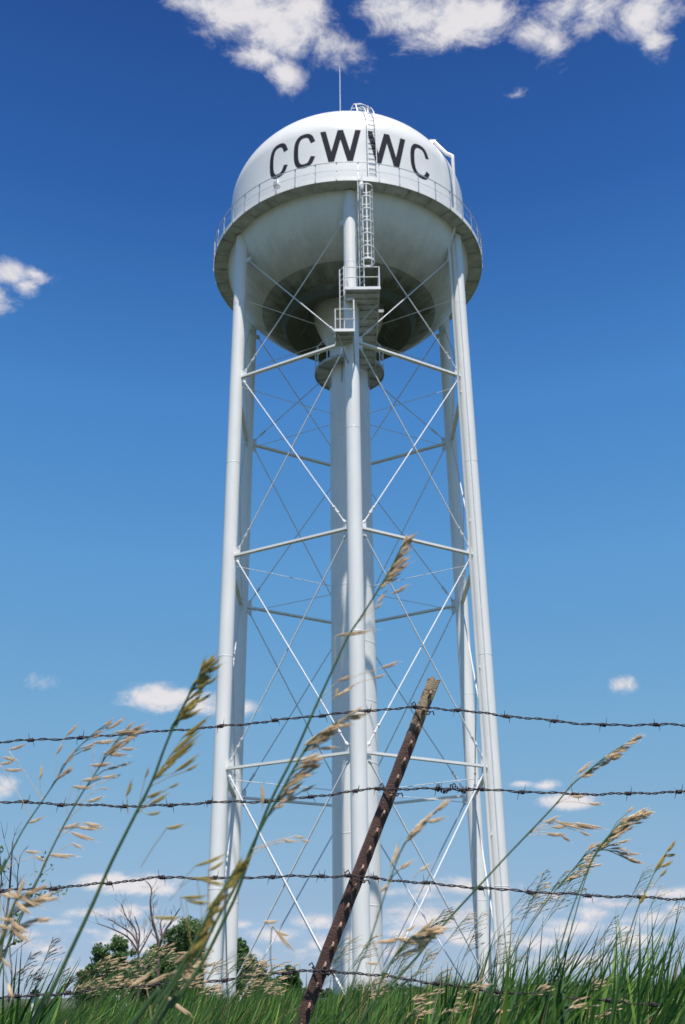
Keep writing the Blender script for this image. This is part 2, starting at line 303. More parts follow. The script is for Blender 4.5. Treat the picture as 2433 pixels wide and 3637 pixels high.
# ------------------------------------------------------------------ ground
GZ = -0.75
def ground():
    n = 72; rr = [0, 1, 2, 3.5, 6, 10, 16, 25, 38, 60, 95, 150, 260, 500, 1000, 2500]
    g = MB(); prof = []
    vs = [(0, 0, GZ)]; fs = []
    for i, r_ in enumerate(rr[1:]):
        for k in range(n):
            x, y = r_*math.sin(2*math.pi*k/n), r_*math.cos(2*math.pi*k/n)
            vs.append((x, y, GZ+(0.03*math.sin(x*1.3+.5)*math.cos(y*.9) if r_ < 70 else 0)))
    for k in range(n): fs.append((0, 1+(k+1) % n, 1+k))
    for i in range(len(rr)-2):
        for k in range(n):
            a_, b_ = 1+i*n, 1+(i+1)*n
            fs.append((a_+k, a_+(k+1) % n, b_+(k+1) % n, b_+k))
    g.add(vs, fs); o = g.build('ground', m_ground); tag(o, kind='structure')
ground()

# ------------------------------------------------------------------ water tower
AX, AY = 0.524, 40.0
PHI = R(0.39); RL, rl, rr_ = 5.62, 0.285, 0.905
ZL = [23.80, 15.58, 7.34]; ZTOP = 30.0
ZB, RB = 31.46, 6.41
tower = empty('water_tower', (AX, AY, GZ), 'tall white six-legged steel water tower lettered CCWWC, with a balcony and dark mildewed bowl', 'water tower')
def pol(r_, az_, z): return Vector((AX+r_*math.sin(az_), AY-r_*math.cos(az_), z))
def tank_r(z):
    if z >= 35.06: q = min(1, (z-35.06)/4.109); return 5.747*max(0, 1-q**1.881)**(1/1.881)
    if z >= 33: return 5.747
    if z >= 31.46: return 5.747+(33-z)/1.54*.043
    q = min(1, (33.683-z)/5.518); return 6.03*max(0, 1-q**2.565)**(1/2.565)
prof = []
for i in range(45):
    t = math.pi/2*(1-i/44); prof.append((5.747*math.cos(t)**(2/1.881) if i else 0, 35.06+4.109*math.sin(t)**(2/1.881)))
prof += [(5.747, 34.4), (5.747, 33.7), (5.747, 33.0), (5.79, 31.46)]
for i in range(1, 80):
    t = math.pi/2*i/80; r_ = 6.03*math.cos(t)**(2/2.565); z = 33.683-5.518*math.sin(t)**(2/2.565)
    if r_ < 3.15: break
    if z < 31.4: prof.append((r_, z))
prof += [(2.95,28.20),(2.7,28.24),(2.45,28.36),(2.2,28.60),(2.0,28.92),(1.85,29.25),(1.78,29.55),(1.72,29.68),(1.66,29.6),(1.65,29.3),(1.64,29.0),(1.61,28.75),(1.52,28.45),(1.35,28.05),(1.12,27.6),(0.95,27.28),(0.93,27.2)]
tk = MB().lathe(prof, 144, (AX, AY)); tank = tk.build('tank', m_tank, tower)
# the tank's object space is centred on its axis: shift its origin to the axis at world z = 0
def recentre(o, new):
    d = Vector(new)-Vector(ORG[o.name]); o.data.transform(Matrix.Translation(-d)); o.location = Vector(o.location)+d; ORG[o.name] = tuple(new)
recentre(tank, (AX, AY, 0))
# lettering: strokes laid on the steel
def surf_pt(azd, z, off=0.006):
    # normal by finite difference of the profile
    r0 = tank_r(z); dr = (tank_r(z+.02)-tank_r(z-.02))/.04; n_r, n_z = 1/math.hypot(1, dr), -dr/math.hypot(1, dr)
    return pol(r0+off*n_r, R(azd), z+off*n_z)
def stroke(mb, pts, w):
    # pts in (arc metres from letter centre, z); densified, mitred ribbon
    P = []
    for (a_, b_) in zip(pts, pts[1:]):
        L = math.hypot(b_[0]-a_[0], b_[1]-a_[1]); k = max(1, int(L/.05))
        P += [(a_[0]+(b_[0]-a_[0])*i/k, a_[1]+(b_[1]-a_[1])*i/k) for i in range(k)]
    P.append(pts[-1]); out = []
    for i, p in enumerate(P):
        q0, q1 = P[max(0, i-1)], P[min(len(P)-1, i+1)]; dx, dz = q1[0]-q0[0], q1[1]-q0[1]; L = math.hypot(dx, dz); nx, nz_ = -dz/L, dx/L
        out.append([(p[0]+nx*w*(j/4-.5), p[1]+nz_*w*(j/4-.5)) for j in range(5)])
    return out
def letter_C(c, rx, w):
    z0, ry = 34.12, 0.88; mb = MB(); pts = []
    for i in range(61):
        t = R(42+(318-42)*i/60); cx, sx = math.cos(t), math.sin(t); ex = 2/2.7
        pts.append((rx*math.copysign(abs(cx)**ex, cx), z0+ry*math.copysign(abs(sx)**ex, sx)))
    pts = [(rx, z0+.40)]+[p for p in pts[1:-1]]+[(rx, z0-.43)]
    rows = stroke(mb, pts, w); lay(mb, rows, c); return mb
def lay(mb, rows, c, off=.006):
    vs = [surf_pt(c+math.degrees(s_/5.75), z, off) for r_ in rows for s_, z in r_]; n = len(rows[0])
    mb.add(vs, [(i*n+j, i*n+j+1, (i+1)*n+j+1, (i+1)*n+j) for i in range(len(rows)-1) for j in range(n-1)])
def letter_W(a0, a1):
    mb = MB(); zt, zb = 35.02, 33.20; c = (a0+a1)/2; k = 5.75*math.pi/180; hw = (a1-a0)/2*k; sw = .25; q = hw-sw/2
    X = [-q, -q*.53, 0, q*.53, q]
    def para(x0, x1, off):
        rows = []
        for i in range(33):
            t = i/32; x = x0+(x1-x0)*t; z = zt+(zb-zt)*t
            rows.append([(x-sw/2+sw*j/4, z) for j in range(5)])
        lay(mb, rows, c, off)
    para(X[0], X[1], .006); para(X[2], X[1], .0075); para(X[2], X[3], .009); para(X[4], X[3], .0105); return mb
for nm, mb in (('letter', letter_C(-32.9, .40, .215)), ('letter', letter_C(-19.7, .41, .22)), ('letter', letter_W(-12.3, 5.9)), ('letter', letter_W(8.6, 27.0)), ('letter', letter_C(34.9, .44, .215))):
    mb.build(nm, m_letter, tank, smooth=True)
# riser pipe and the ring deck at its top
rp = MB().lathe([(rr_, GZ), (rr_, 27.3)], 64, (AX, AY)); rp.lathe([(rr_+.02,GZ),(rr_+.30,GZ),(rr_+.30,GZ+.25),(rr_+.02,GZ+.3)],64,(AX,AY))
for zz in (23.0, 20.6, 18.2, 15.2, 12.8, 10.4, 8.0, 5.4, 2.9): rp.lathe([(rr_, zz-.02), (rr_+.006, zz-.01), (rr_+.006, zz+.01), (rr_, zz+.02)], 64, (AX, AY))
riser = rp.build('riser_pipe', m_white, tower)
ZD = 25.9
rd = MB().lathe([(rr_+.005, ZD), (1.60, ZD), (1.60, ZD-.14), (1.585, ZD-.14), (1.585, ZD-.02), (rr_+.005, ZD-.02)], 64, (AX, AY))
for k in range(8):
    q = R(22.5+45*k); a_, b_ = pol(rr_, q, ZD-.09), pol(1.58, q, ZD-.09); rd.beam(a_, b_, .05, .12)
deck2 = rd.build('riser_deck', m_under, tower)
rg = MB()
for zz in (ZD+.55, ZD+1.05): rg.tube([pol(1.57, R(k*5)+.0, zz) for k in range(7, 68)], .02, 6)
for k in range(12):
    q = R(35+25.9*k)
    if q < R(330): rg.tube([pol(1.57, q, ZD), pol(1.57, q, ZD+1.05)], .022, 6)
rg.build('railing', m_steel, deck2)
for k in range(6):    # stiffener fins between bell and riser
    pass
for k in range(8):
    q = R(22.5+45*k); MB().beam(pol(rr_+.01, q, ZD-.55), pol(rr_+.06, q, ZD-.55), .03, .9).build('stiffener', m_under, riser, smooth=False)

# legs
NP = 6; AZ = [PHI+k*math.pi/3 for k in range(NP)]
legs = []
for k in range(NP):
    L = MB(); c = pol(RL, AZ[k], 0)
    L.lathe([(rl+.0, GZ+.06), (rl, 31.40)], 32, (c.x, c.y))
    for zz in (3.3, 11.5, 19.7, 27.6): L.lathe([(rl, zz-.02), (rl+.005, zz-.01), (rl+.005, zz+.01), (rl, zz+.02)], 32, (c.x, c.y))
    lo = L.build('leg', m_white, tower); legs.append(lo)
    B = MB().box((c.x, c.y, GZ+.03), (.95, .95, .06)); B.build('base_plate', m_white, lo, smooth=False)
    Fo = MB().box((c.x, c.y, GZ-.18), (1.5, 1.5, .36)); Fo.build('footing', m_concrete, lo, smooth=False)
# gusset plates, struts, rods
def node(k, z, t, out=.0):        # point on leg k facing leg t
    a_, b_ = pol(RL, AZ[k], z), pol(RL, AZ[t % NP], z); d_ = (b_-a_).normalized(); return a_+d_*(rl+out), d_
for lv, z in enumerate(ZL):
    for k in range(NP):
        p, d_ = node(k, z, k+1); q, _ = node((k+1) % NP, z, k)
        s_ = MB(); H_, Wd = .085, .15
        for o_ in (-Wd/2, Wd/2): s_.beam(p, q, .016, H_, (o_, 0))
        s_.beam(p, q, Wd-.018, .012, (0, .0))
        s_.build('strut', m_white, tower, smooth=False)
for k in range(NP):
    for t in (k+1, k-1):
        for z in ZL+[ZTOP]:
            p, d_ = node(k, z, t); side = d_.cross(Vector((0, 0, 1)))
            for dz, sz in (((.19, .22), (-.19, .22)) if z != ZTOP else ((0, .26),)):
                MB().box(p+d_*.10+Vector((0, 0, dz)), (.22, .02, sz), d_, side, (0, 0, 1)).build('gusset', m_white, legs[k], smooth=False)
def rod(p, q, rad, tb=True, name='tie_rod', pr=None):
    m_ = MB(); p, q = Vector(p), Vector(q); t = (q-p).normalized(); m_.tube([p, q], rad, 8)
    if tb:                                       # turnbuckle near the lower end and clevis at both
        low, tt = (q, -t) if q.z < p.z-.3 else (p, t)
        s_ = t.cross(Vector((0, 0, 1))).normalized(); u_ = s_.cross(t)
        for sg in (-1, 1): m_.tube([low+tt*.55+u_*sg*.035, low+tt*.85+u_*sg*.035], .014, 6)
        for z_ in (.55, .85): m_.tube([low+tt*(z_-.035), low+tt*(z_+.035)], .055, 8)
        for e_, d0 in ((p, t), (q, -t)): m_.tube([e_-d0*.02, e_+d0*.05, e_+d0*.14], [.05, .065, rad], 8)
    return m_.build(name, m_steel, pr or tower)
tiers = [(ZTOP-.05, ZL[0]+.27, .024), (ZL[0]-.27, ZL[1]+.27, .025), (ZL[1]-.27, ZL[2]+.27, .026), (ZL[2]-.27, GZ+.45, .030)]
for (za, zb, rad) in tiers:
    for k in range(NP):
        j = (k+1) % NP
        for (u, v, o_) in ((k, j, .03), (j, k, -.03)):
            a_, da = node(u, za, v if abs(u-v) == 1 else v, .12); b_, db = node(v, zb, u, .12)
            n_ = da.cross(Vector((0, 0, 1))).normalized()*o_*(1 if u == k else -1)
            n2 = (pol(1, (AZ[k]+AZ[k]+math.pi/3)/2, 0)-Vector((AX, AY, 0))).normalized()*(o_)
            rod(a_+n2, b_+n2, rad)
for z in [ZL[0]-.33, ZL[1]-.33, ZL[2]-.33, 28.0]:
    for k in range(NP):
        rod(pol(RL-rl-.02, AZ[k], z), pol(rr_+.02 if z < 27 else 1.3, AZ[k], z-.02), .015, tb=False, name='radial_rod')

# balcony
bd = MB().lathe([(5.70, ZB), (RB, ZB), (RB, ZB-.03), (RB+.012, ZB-.03), (RB+.012, ZB+.20), (RB, ZB+.20), (RB, ZB+.05), (5.86, ZB+.05)], 176, (AX, AY))
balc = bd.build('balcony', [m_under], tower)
sk = MB().lathe([(RB+.016, ZB-.025), (RB+.028, ZB-.025), (RB+.028, ZB+.215), (RB-.01, ZB+.215)], 176, (AX, AY)); sk.build('toe_board', m_white, balc)
bk = MB()
for k in range(36):
    q = R(5+10*k); bk.beam(pol(5.83, q, ZB-.03), pol(RB-.01, q, ZB-.03), .03, .055)
bk.build('bracket', m_under, balc, smooth=False)
NR = 44; ZR = ZB+.96
for k in range(NR):
    q = R(3.6)+2*math.pi*k/NR; p = MB(); a_ = pol(RB+.055, q, ZB+.0)
    rad_, tan_ = Vector((math.sin(q), -math.cos(q), 0)), Vector((math.cos(q), math.sin(q), 0))
    p.box(a_+Vector((0, 0, .48)), (.042, .012, .96), tan_, rad_, (0, 0, 1)); p.box(a_+rad_*-.014+tan_*.024+Vector((0, 0, .48)), (.010, .032, .96), tan_, rad_, (0, 0, 1))
    p.build('railing_post', m_galv, balc, smooth=False)
for zz, rad in ((ZR, .019), (ZR-.46, .007)):
    MB().tube([pol(RB+.075, 2*math.pi*i/176, zz) for i in range(177)], rad, 6, cap=False).build('handrail', m_galv, balc)
bo = MB()
for k in range(84):
    q = R(2)+2*math.pi*k/84
    bo.tube([pol(5.93, q, ZB-.035), pol(5.93, q, ZB+.0)], .018, 6)
    c = pol(tank_r(ZB-.22)-.005, q+.02, ZB-.22); bo.tube([c, c+(c-Vector((AX, AY, c.z))).normalized()*.03], .014, 6)
bo.build('pale_dot', m_wpost, balc)  # two rows of small pale dots where the deck meets the tank

# ladders
def ladder(mb, pts_l, pts_r, step=.3, rr0=.02, rr1=.011):
    mb.tube(pts_l, rr0, 6); mb.tube(pts_r, rr0, 6)
    L = 0; acc = step/2
    for (a0, a1), (b0, b1) in zip(zip(pts_l, pts_l[1:]), zip(pts_r, pts_r[1:])):
        seg = (Vector(a1)-Vector(a0)).length
        while acc < L+seg:
            t = (acc-L)/seg; mb.tube([Vector(a0).lerp(Vector(a1), t), Vector(b0).lerp(Vector(b1), t)], rr1, 5); acc += step
        L += seg
# roof ladder: follows the steel at a 0.25 m stand-off
def stand(azd, z, off, s_):
    p = surf_pt(azd, z, off); q = R(azd); return p+Vector((math.cos(q), math.sin(q), 0))*s_
zs = [31.75+i*.3 for i in range(24) if 31.75+i*.3 < 38.6]
rl_ = MB(); ladder(rl_, [stand(10.3, z, .22, -.19) for z in zs], [stand(10.3, z, .22, .19) for z in zs])
for z in (32.5, 34.1, 35.7, 37.2, 38.6):
    for s_ in (-.19, .19): rl_.tube([stand(10.3, z, 0, s_), stand(10.3, z, .22, s_)], .012, 5)
rl_.build('roof_ladder', m_galv, tower)
rh = MB(); zt_ = 38.0
for s_ in (-.4, .4):
    rh.tube([stand(10.3, zt_-.25, .05, s_*.6), stand(10.3, zt_, .42, s_*.75), stand(10.3, zt_+.25, .58, s_*.85), stand(10.3, zt_+.5, .58, s_*.85), stand(10.3, zt_+.7, .42, s_*.8), stand(10.3, zt_+.75, .05, s_*.75)], .02, 6)
for z, o_ in ((zt_, .42), (zt_+.25, .58), (zt_+.5, .58), (zt_+.7, .42)): rh.tube([stand(10.3, z, o_, -.33), stand(10.3, z, o_+.07, 0), stand(10.3, z, o_, .33)], .018, 6)
rh.build('hatch_guard', m_galv, tower)
# antenna
an = MB(); ab = at(1208.5, 400, 40.0); atop = at(1207.0, 235, 40.0); bx_, by_ = ab[0], 40.0
zr = 39.15
an.tube([(bx_, by_, zr-.05), (bx_, by_, zr+.12)], .16, 16); an.tube([(bx_, by_, zr), (bx_, by_, atop[2])], [.032, .02], 8)
an.build('antenna', m_steel, tower)

# landings, cage, catwalk on the nearest leg
lc = pol(RL, AZ[0], 0)
YF = 33.12
xL, xR = at(1226, 1014, YF)[0], at(1350, 1022, YF)[0]; Z1 = float((at(1226, 1016, YF)[2]+at(1350, 1022, YF)[2])/2); x0, x1 = xL, xR
p1 = MB().box(((x0+x1)/2, YF+.62, Z1), (x1-x0, 1.24, .04)); p1.box(((x0+x1)/2, YF+.02, Z1-.06), (x1-x0+.02, .03, .14))
for i in range(3): p1.box(((x0+x1)/2, YF+.35+i*.4, Z1-.06), (x1-x0-.04, .05, .08))
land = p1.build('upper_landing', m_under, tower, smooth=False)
MB().box(((x0+x1)/2, YF-.003, Z1-.05), (x1-x0+.03, .008, .13)).build('toe_board', m_steel, land, smooth=False)
r1 = MB()
for zz in (Z1+.5, Z1+1.0):
    r1.tube([(x0+.02, YF+.02, zz), (x1-.02, YF+.02, zz)], .022, 6); r1.tube([(x1-.02, YF+.02, zz), (x1-.02, YF+1.2, zz)], .02, 6)
for x, y in ((x0+.02, YF+.02), (x1-.02, YF+.02), (x1-.02, YF+.6), (x1-.02, YF+1.2)): r1.tube([(x, y, Z1), (x, y, Z1+1.0)], .024, 6)
r1.build('railing', m_steel, land)
cw = MB(); cx0, cx1 = .90, x1-.04
y0, y1 = YF+1.26, 38.95
cw.box(((cx0+cx1)/2, (y0+y1)/2, Z1), (cx1-cx0, y1-y0, .04))
for x in (cx0, cx1): cw.box((x, (y0+y1)/2, Z1-.06), (.05, y1-y0, .16))
for i in range(8): cw.box(((cx0+cx1)/2, y0+.25+i*.58, Z1-.05), (cx1-cx0-.05, .05, .07))
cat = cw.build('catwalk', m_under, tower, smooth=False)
cb = MB()
cb.beam((cx0, 34.3, Z1-1.15), (cx0, 36.0, Z1-.15), .05, .06); cb.beam((lc.x+.25, lc.y, Z1-1.0), (x1-.05, YF+.9, Z1-.09), .05, .05)
cb.box((cx1+.08, YF+1.45, Z1-.12), (.30, .05, .13)); cb.build('brace', m_under, cat, smooth=False)
cr_ = MB()
for zz in (Z1+.5, Z1+1.0): cr_.tube([(cx1+.02, y0, zz), (cx1+.02, y1-.4, zz)], .018, 6)
for i in range(5): cr_.tube([(cx1+.02, y0+i*1.0, Z1), (cx1+.02, y0+i*1.0, Z1+1.0)], .018, 6)
cr_.build('railing', m_steel, cat)
# ladder with safety cage, out in front of the balcony edge, from the upper landing to the balcony
la = MB(); pa, pb = at(1274, 800, YF+.42), at(1289, 800, YF+.20); ztop = ZB+.05
ladder(la, [(pa[0], pa[1], Z1+.02), (pa[0], pa[1], ztop)], [(pb[0], pb[1], Z1+.02), (pb[0], pb[1], ztop)], .3, .022, .012)
for z in (27.2, 29.0, 30.6): la.tube([(lc.x+.22, lc.y-.15, z), (pa[0], pa[1], z)], .018, 6)
lad = la.build('leg_ladder', m_steel, tower)
cpx = at(1303, 800, YF+.10); cg = MB(); cc_ = Vector((cpx[0], cpx[1], 0)); cr0 = .275; ztc = float(at(1303, 668, YF+.1)[2]); zbc = float(at(1303, 930, YF+.1)[2])
hz = [zbc+i*(ztc-zbc)/6 for i in range(7)]
for i, z in enumerate(hz):
    pts = [cc_+Vector((cr0*math.cos(t), cr0*math.sin(t), z)) for t in [R(-180+x) for x in range(0, 361, 15)]]
    for a_, b_ in zip(pts, pts[1:]):
        cg.box((a_+b_)/2, ((b_-a_).length*1.08, .012, .10 if i == 0 else .05), (b_-a_).normalized(), (b_-a_).normalized().cross(Vector((0, 0, 1))), (0, 0, 1))
for t in (-90, -15, 195, 50, 130):
    q = R(t); p = cc_+Vector(((cr0-.012)*math.cos(q), (cr0-.012)*math.sin(q), 0)); rd_ = Vector((math.cos(q), math.sin(q), 0))
    cg.box(p+Vector((0, 0, (hz[0]+ztc)/2)), (.045, .01, ztc-hz[0]), rd_.cross(Vector((0, 0, 1))), rd_, (0, 0, 1))
cg.build('safety_cage', m_steel, lad, smooth=False)
jx = at(1283, 660, YF+.15); jz = float(jx[2]); ln = MB(); ln.lathe([(.0, jz+.16), (.09, jz+.16), (.11, jz+.05), (.1, jz-.25), (.06, jz-.33), (0, jz-.33)], 12, (jx[0], jx[1])); ln.tube([(jx[0], jx[1], jz+.1), (jx[0], jx[1]+.1, jz+.3), (jx[0], jx[1]+.5, jz+.35)], .02, 6)
ln.build('junction_box', m_wpost, lad)
# lower landing in front of the same leg
YL = 33.25; px0, px1, py0, py1 = float(at(1191, 1179, YL)[0]), float(at(1258, 1168, YL)[0]), YL, 34.35; Z2 = float(at(1224, 1171, YL)[2])
p2 = MB().box(((px0+px1)/2, (py0+py1)/2, Z2), (px1-px0, py1-py0, .05))
for y in (py0+.3, py0+.65): p2.box(((px0+px1)/2, y, Z2-.06), (px1-px0-.05, .05, .07))
land2 = p2.build('lower_landing', m_under, tower, smooth=False)
MB().box(((px0+px1)/2, py0-.012, Z2-.02), (px1-px0+.04, .012, .13)).build('toe_board', m_white, land2, smooth=False)
MB().box((px0-.012, (py0+py1)/2, Z2-.02), (.012, py1-py0-.01, .13)).build('toe_board', m_white, land2, smooth=False)
r2 = MB()
for zz in (Z2+.5, Z2+.98):
    r2.tube([(px0, py0, zz), (px1, py0, zz)], .019, 6); r2.tube([(px0, py0, zz), (px0, py1, zz)], .019, 6)
for x, y in ((px0, py0), (px0, py1-.05), (px0, (py0+py1)/2)): r2.tube([(x, y, Z2), (x, y, Z2+.98)], .023, 6)
r2.beam((px1, py0+.03, Z2), (px1, py0+.03, Z2+1.5), .05, .05); r2.beam((px1, py0+.03, Z2+1.52), (px1-.30, py0+.1, Z2+1.52), .05, .05)
r2.build('railing', m_steel, land2)
bb = MB()
bb.beam((px0+.1, py0+.15, Z2-.05), (lc.x-.15, lc.y-.2, Z2-1.0), .05, .05); bb.beam((px1-.05, py0+.15, Z2-.05), (lc.x+.1, lc.y-.27, Z2-1.0), .05, .05)
bb.build('brace', m_under, land2, smooth=False)
lb = MB(); qa, qb = at(1207, 1060, YL+.3), at(1222, 1060, YL+.3); zla, zlb = float(at(1206, 958, YL+.3)[2]), float(at(1222, 946, YL+.3)[2])
ladder(lb, [(qa[0], qa[1], Z2+.02), (qa[0], qa[1], zla)], [(qb[0], qb[1], Z2+.02), (qb[0], qb[1], zlb)], .27, .021, .011)
for z in (25.2, zla-.3): lb.tube([(qb[0], qb[1], z), (lc.x-.1, lc.y-.2, z)], .018, 6)
lb.build('access_ladder', m_steel, tower)
hv = MB().lathe([(0, 25.75), (.09, 25.72), (.1, 25.5), (.05, 25.42), (0, 25.4)], 12, (.50, 33.95)); hv.tube([(.50, 33.95, 25.6), (.53, 34.1, 25.65)], .03, 6)
hv.build('warning_lamp', m_rust, legs[0])

# overflow pipe
opp = MB(); pxl = at(1627, 1350, 36.98)[0]; top_ = Vector((5.47, 36.5, 35.60)); q = R(54.6)
opp.tube([(pxl, 36.98, GZ+.2), (pxl, 36.98, 30.7), (5.44, 36.5, 31.7), (5.47, 36.5, 35.45), top_, pol(5.75, q, 35.95), pol(tank_r(36.9)+.12, q, 37.02)], [.062, .062, .065, .08, .085, .085, .085], 12)
opp.box(pol(tank_r(36.9)+.02, q, 37.0), (.3, .26, .22))
for z in (5, 11, 17, 23, 28.5): opp.beam((pxl, 36.98, z), (pxl+.2, 37.12, z), .05, .05)
opp.build('overflow_pipe', m_white, tower)
cd = MB(); lr = pol(RL, AZ[1], 0); cd.tube([(lr.x-.02, lr.y-.31, GZ+.2), (lr.x-.02, lr.y-.31, 31.3)], .022, 8); cd.build('conduit', m_steel, tower)
wl = MB(); wp = pol(RB-.15, R(-30), ZB)
wl.tube([wp, wp+Vector((0, 0, .75))], .03, 6); wl.lathe([(0, ZB+.95), (.14, ZB+.9), (.17, ZB+.6), (.05, ZB+.5), (0, ZB+.5)], 12, (wp.x, wp.y)); wl.tube([wp+Vector((-.35, .1, 0)), wp+Vector((0, 0, .7))], .015, 6); wl.tube([wp+Vector((.3, .1, 0)), wp+Vector((0, 0, .7))], .015, 6)
wl.build('lamp_bracket', m_steel, balc)

# ------------------------------------------------------------------ barbed wire fence
FY = 2.72
def cr_spline(P, k=14):
    P = [Vector(p) for p in P]; out = []
    for i in range(len(P)-1):
        p0, p1, p2_, p3 = P[max(i-1, 0)], P[i], P[i+1], P[min(i+2, len(P)-1)]
        for j in range(k):
            t = j/k; out.append(.5*((2*p1)+(-p0+p2_)*t+(2*p0-5*p1+4*p2_-p3)*t*t+(-p0+3*p1-3*p2_+p3)*t**3))
    out.append(P[-1]); return out
fence = empty('barbed_wire_fence', tuple(at(1300, 3500, FY)[:2])+(GZ,), 'barbed wire fence of four rusty strands on a leaning rusty steel post', 'fence')
ptop = at(1543, 2411, FY); pmid = at(1140, 3450, FY)
pd = Vector(ptop-pmid).normalized(); pbot = Vector(ptop)-pd*POST_LEN
# leaning studded T-post
px_ax = pd.cross(Vector((0, -1, 0))).normalized(); yaw = R(10)
fx = -(Matrix.Rotation(yaw, 3, pd) @ px_ax).normalized(); fy = pd.cross(fx).normalized()
if fy.y > 0: fy = -fy                         # fy points to the camera side: the studded face
def pp(u, v, h): return Vector(pbot)+fx*u+fy*v+pd*h
pm = MB(); w2, th_, st = .0168, .0045, .034
sec = [(-w2,-.003),(-w2+.002,.003),(-.004,.0045),(.004,.0045),(w2-.002,.003),(w2,-.003),(w2-.002,-.006),(.003,-.004),(.0025,-st),(-.0025,-st),(-.003,-.004),(-w2+.002,-.006)]
nh = 60; vs = []; fs = []
for i in range(nh+1):
    h = POST_LEN*i/nh
    vs += [pp(u+rng.normal()*.0004, v+rng.normal()*.0004, h+(.004*math.sin(u*300) if i == nh else 0)) for u, v in sec]
n_ = len(sec)
for i in range(nh):
    for k in range(n_): fs.append((i*n_+k, i*n_+(k+1) % n_, (i+1)*n_+(k+1) % n_, (i+1)*n_+k))
fs.append((nh*n_+0, nh*n_+1, nh*n_+2, nh*n_+10, nh*n_+11)); fs.append((nh*n_+2, nh*n_+3, nh*n_+7, nh*n_+8, nh*n_+9, nh*n_+10)); fs.append((nh*n_+3, nh*n_+4, nh*n_+5, nh*n_+6, nh*n_+7))
pm.add(vs, fs)
post_o = MB(); 
STUDS = []; h = POST_LEN-.045
while h > .25:
    STUDS.append(h); h -= .0485
# post gets its own local frame so that its paint wear follows its height
me_post = pm.build('post', m_post, fence, ang=50)
recentre(me_post, tuple(pbot))
for h in STUDS:
    MB().tube([pp(-.002, .002, h-.011), pp(-.002, .008, h-.007), pp(-.002, .0145, h), pp(-.002, .013, h+.004), pp(-.002, .002, h+.009)], [.0034, .0038, .0036, .003, .002], 7).build('stud', m_stud, me_post)
me_post['label'] = 'rusty studded steel post leaning right, bare paint left at its top'
WR = [
 [(-900,2690),(-400,2665),(0,2635),(287,2620),(459,2606),(786,2580),(977,2559),(1145,2540),(1306,2524),(1470,2513),(1528,2514),(1635,2524),(1803,2543),(1964,2560),(2141,2575),(2331,2573),(2433,2576),(2900,2590),(3400,2600)],
 [(-900,2800),(-400,2822),(0,2847),(86,2850),(215,2856),(442,2863),(603,2860),(738,2850),(938,2846),(1103,2830),(1264,2810),(1340,2801),(1413,2803),(1551,2802),(1669,2804),(1854,2811),(2038,2820),(2230,2819),(2411,2812),(2900,2800),(3400,2790)],
 [(-900,3215),(-400,3190),(0,3164),(195,3153),(387,3136),(577,3117),(763,3119),(969,3114),(1137,3112),(1240,3112),(1294,3116),(1512,3137),(1704,3154),(1883,3167),(2090,3180),(2273,3187),(2433,3194),(2900,3210),(3400,3225)],
 [(-900,3580),(-400,3560),(0,3542),(178,3533),(424,3506),(700,3488),(797,3481),(1015,3453),(1176,3450),(1371,3468),(1551,3493),(1763,3522),(1952,3536),(2164,3555),(2433,3576),(2900,3600),(3400,3620)]]
BARB = [[108,287,459,786,977,1145,1306,1470,1620,1797,1964,2141,2331],[86,215,442,603,738,938,1103,1264,1340,1552,1640,1705,1854,2038,2230,2411],
 [5,195,387,577,763,969,1137,1233,1330,1512,1704,1883,2090,2273],[60,241,424,600,797,1015,1176,1371,1551,1763,1952,2164,2320]]
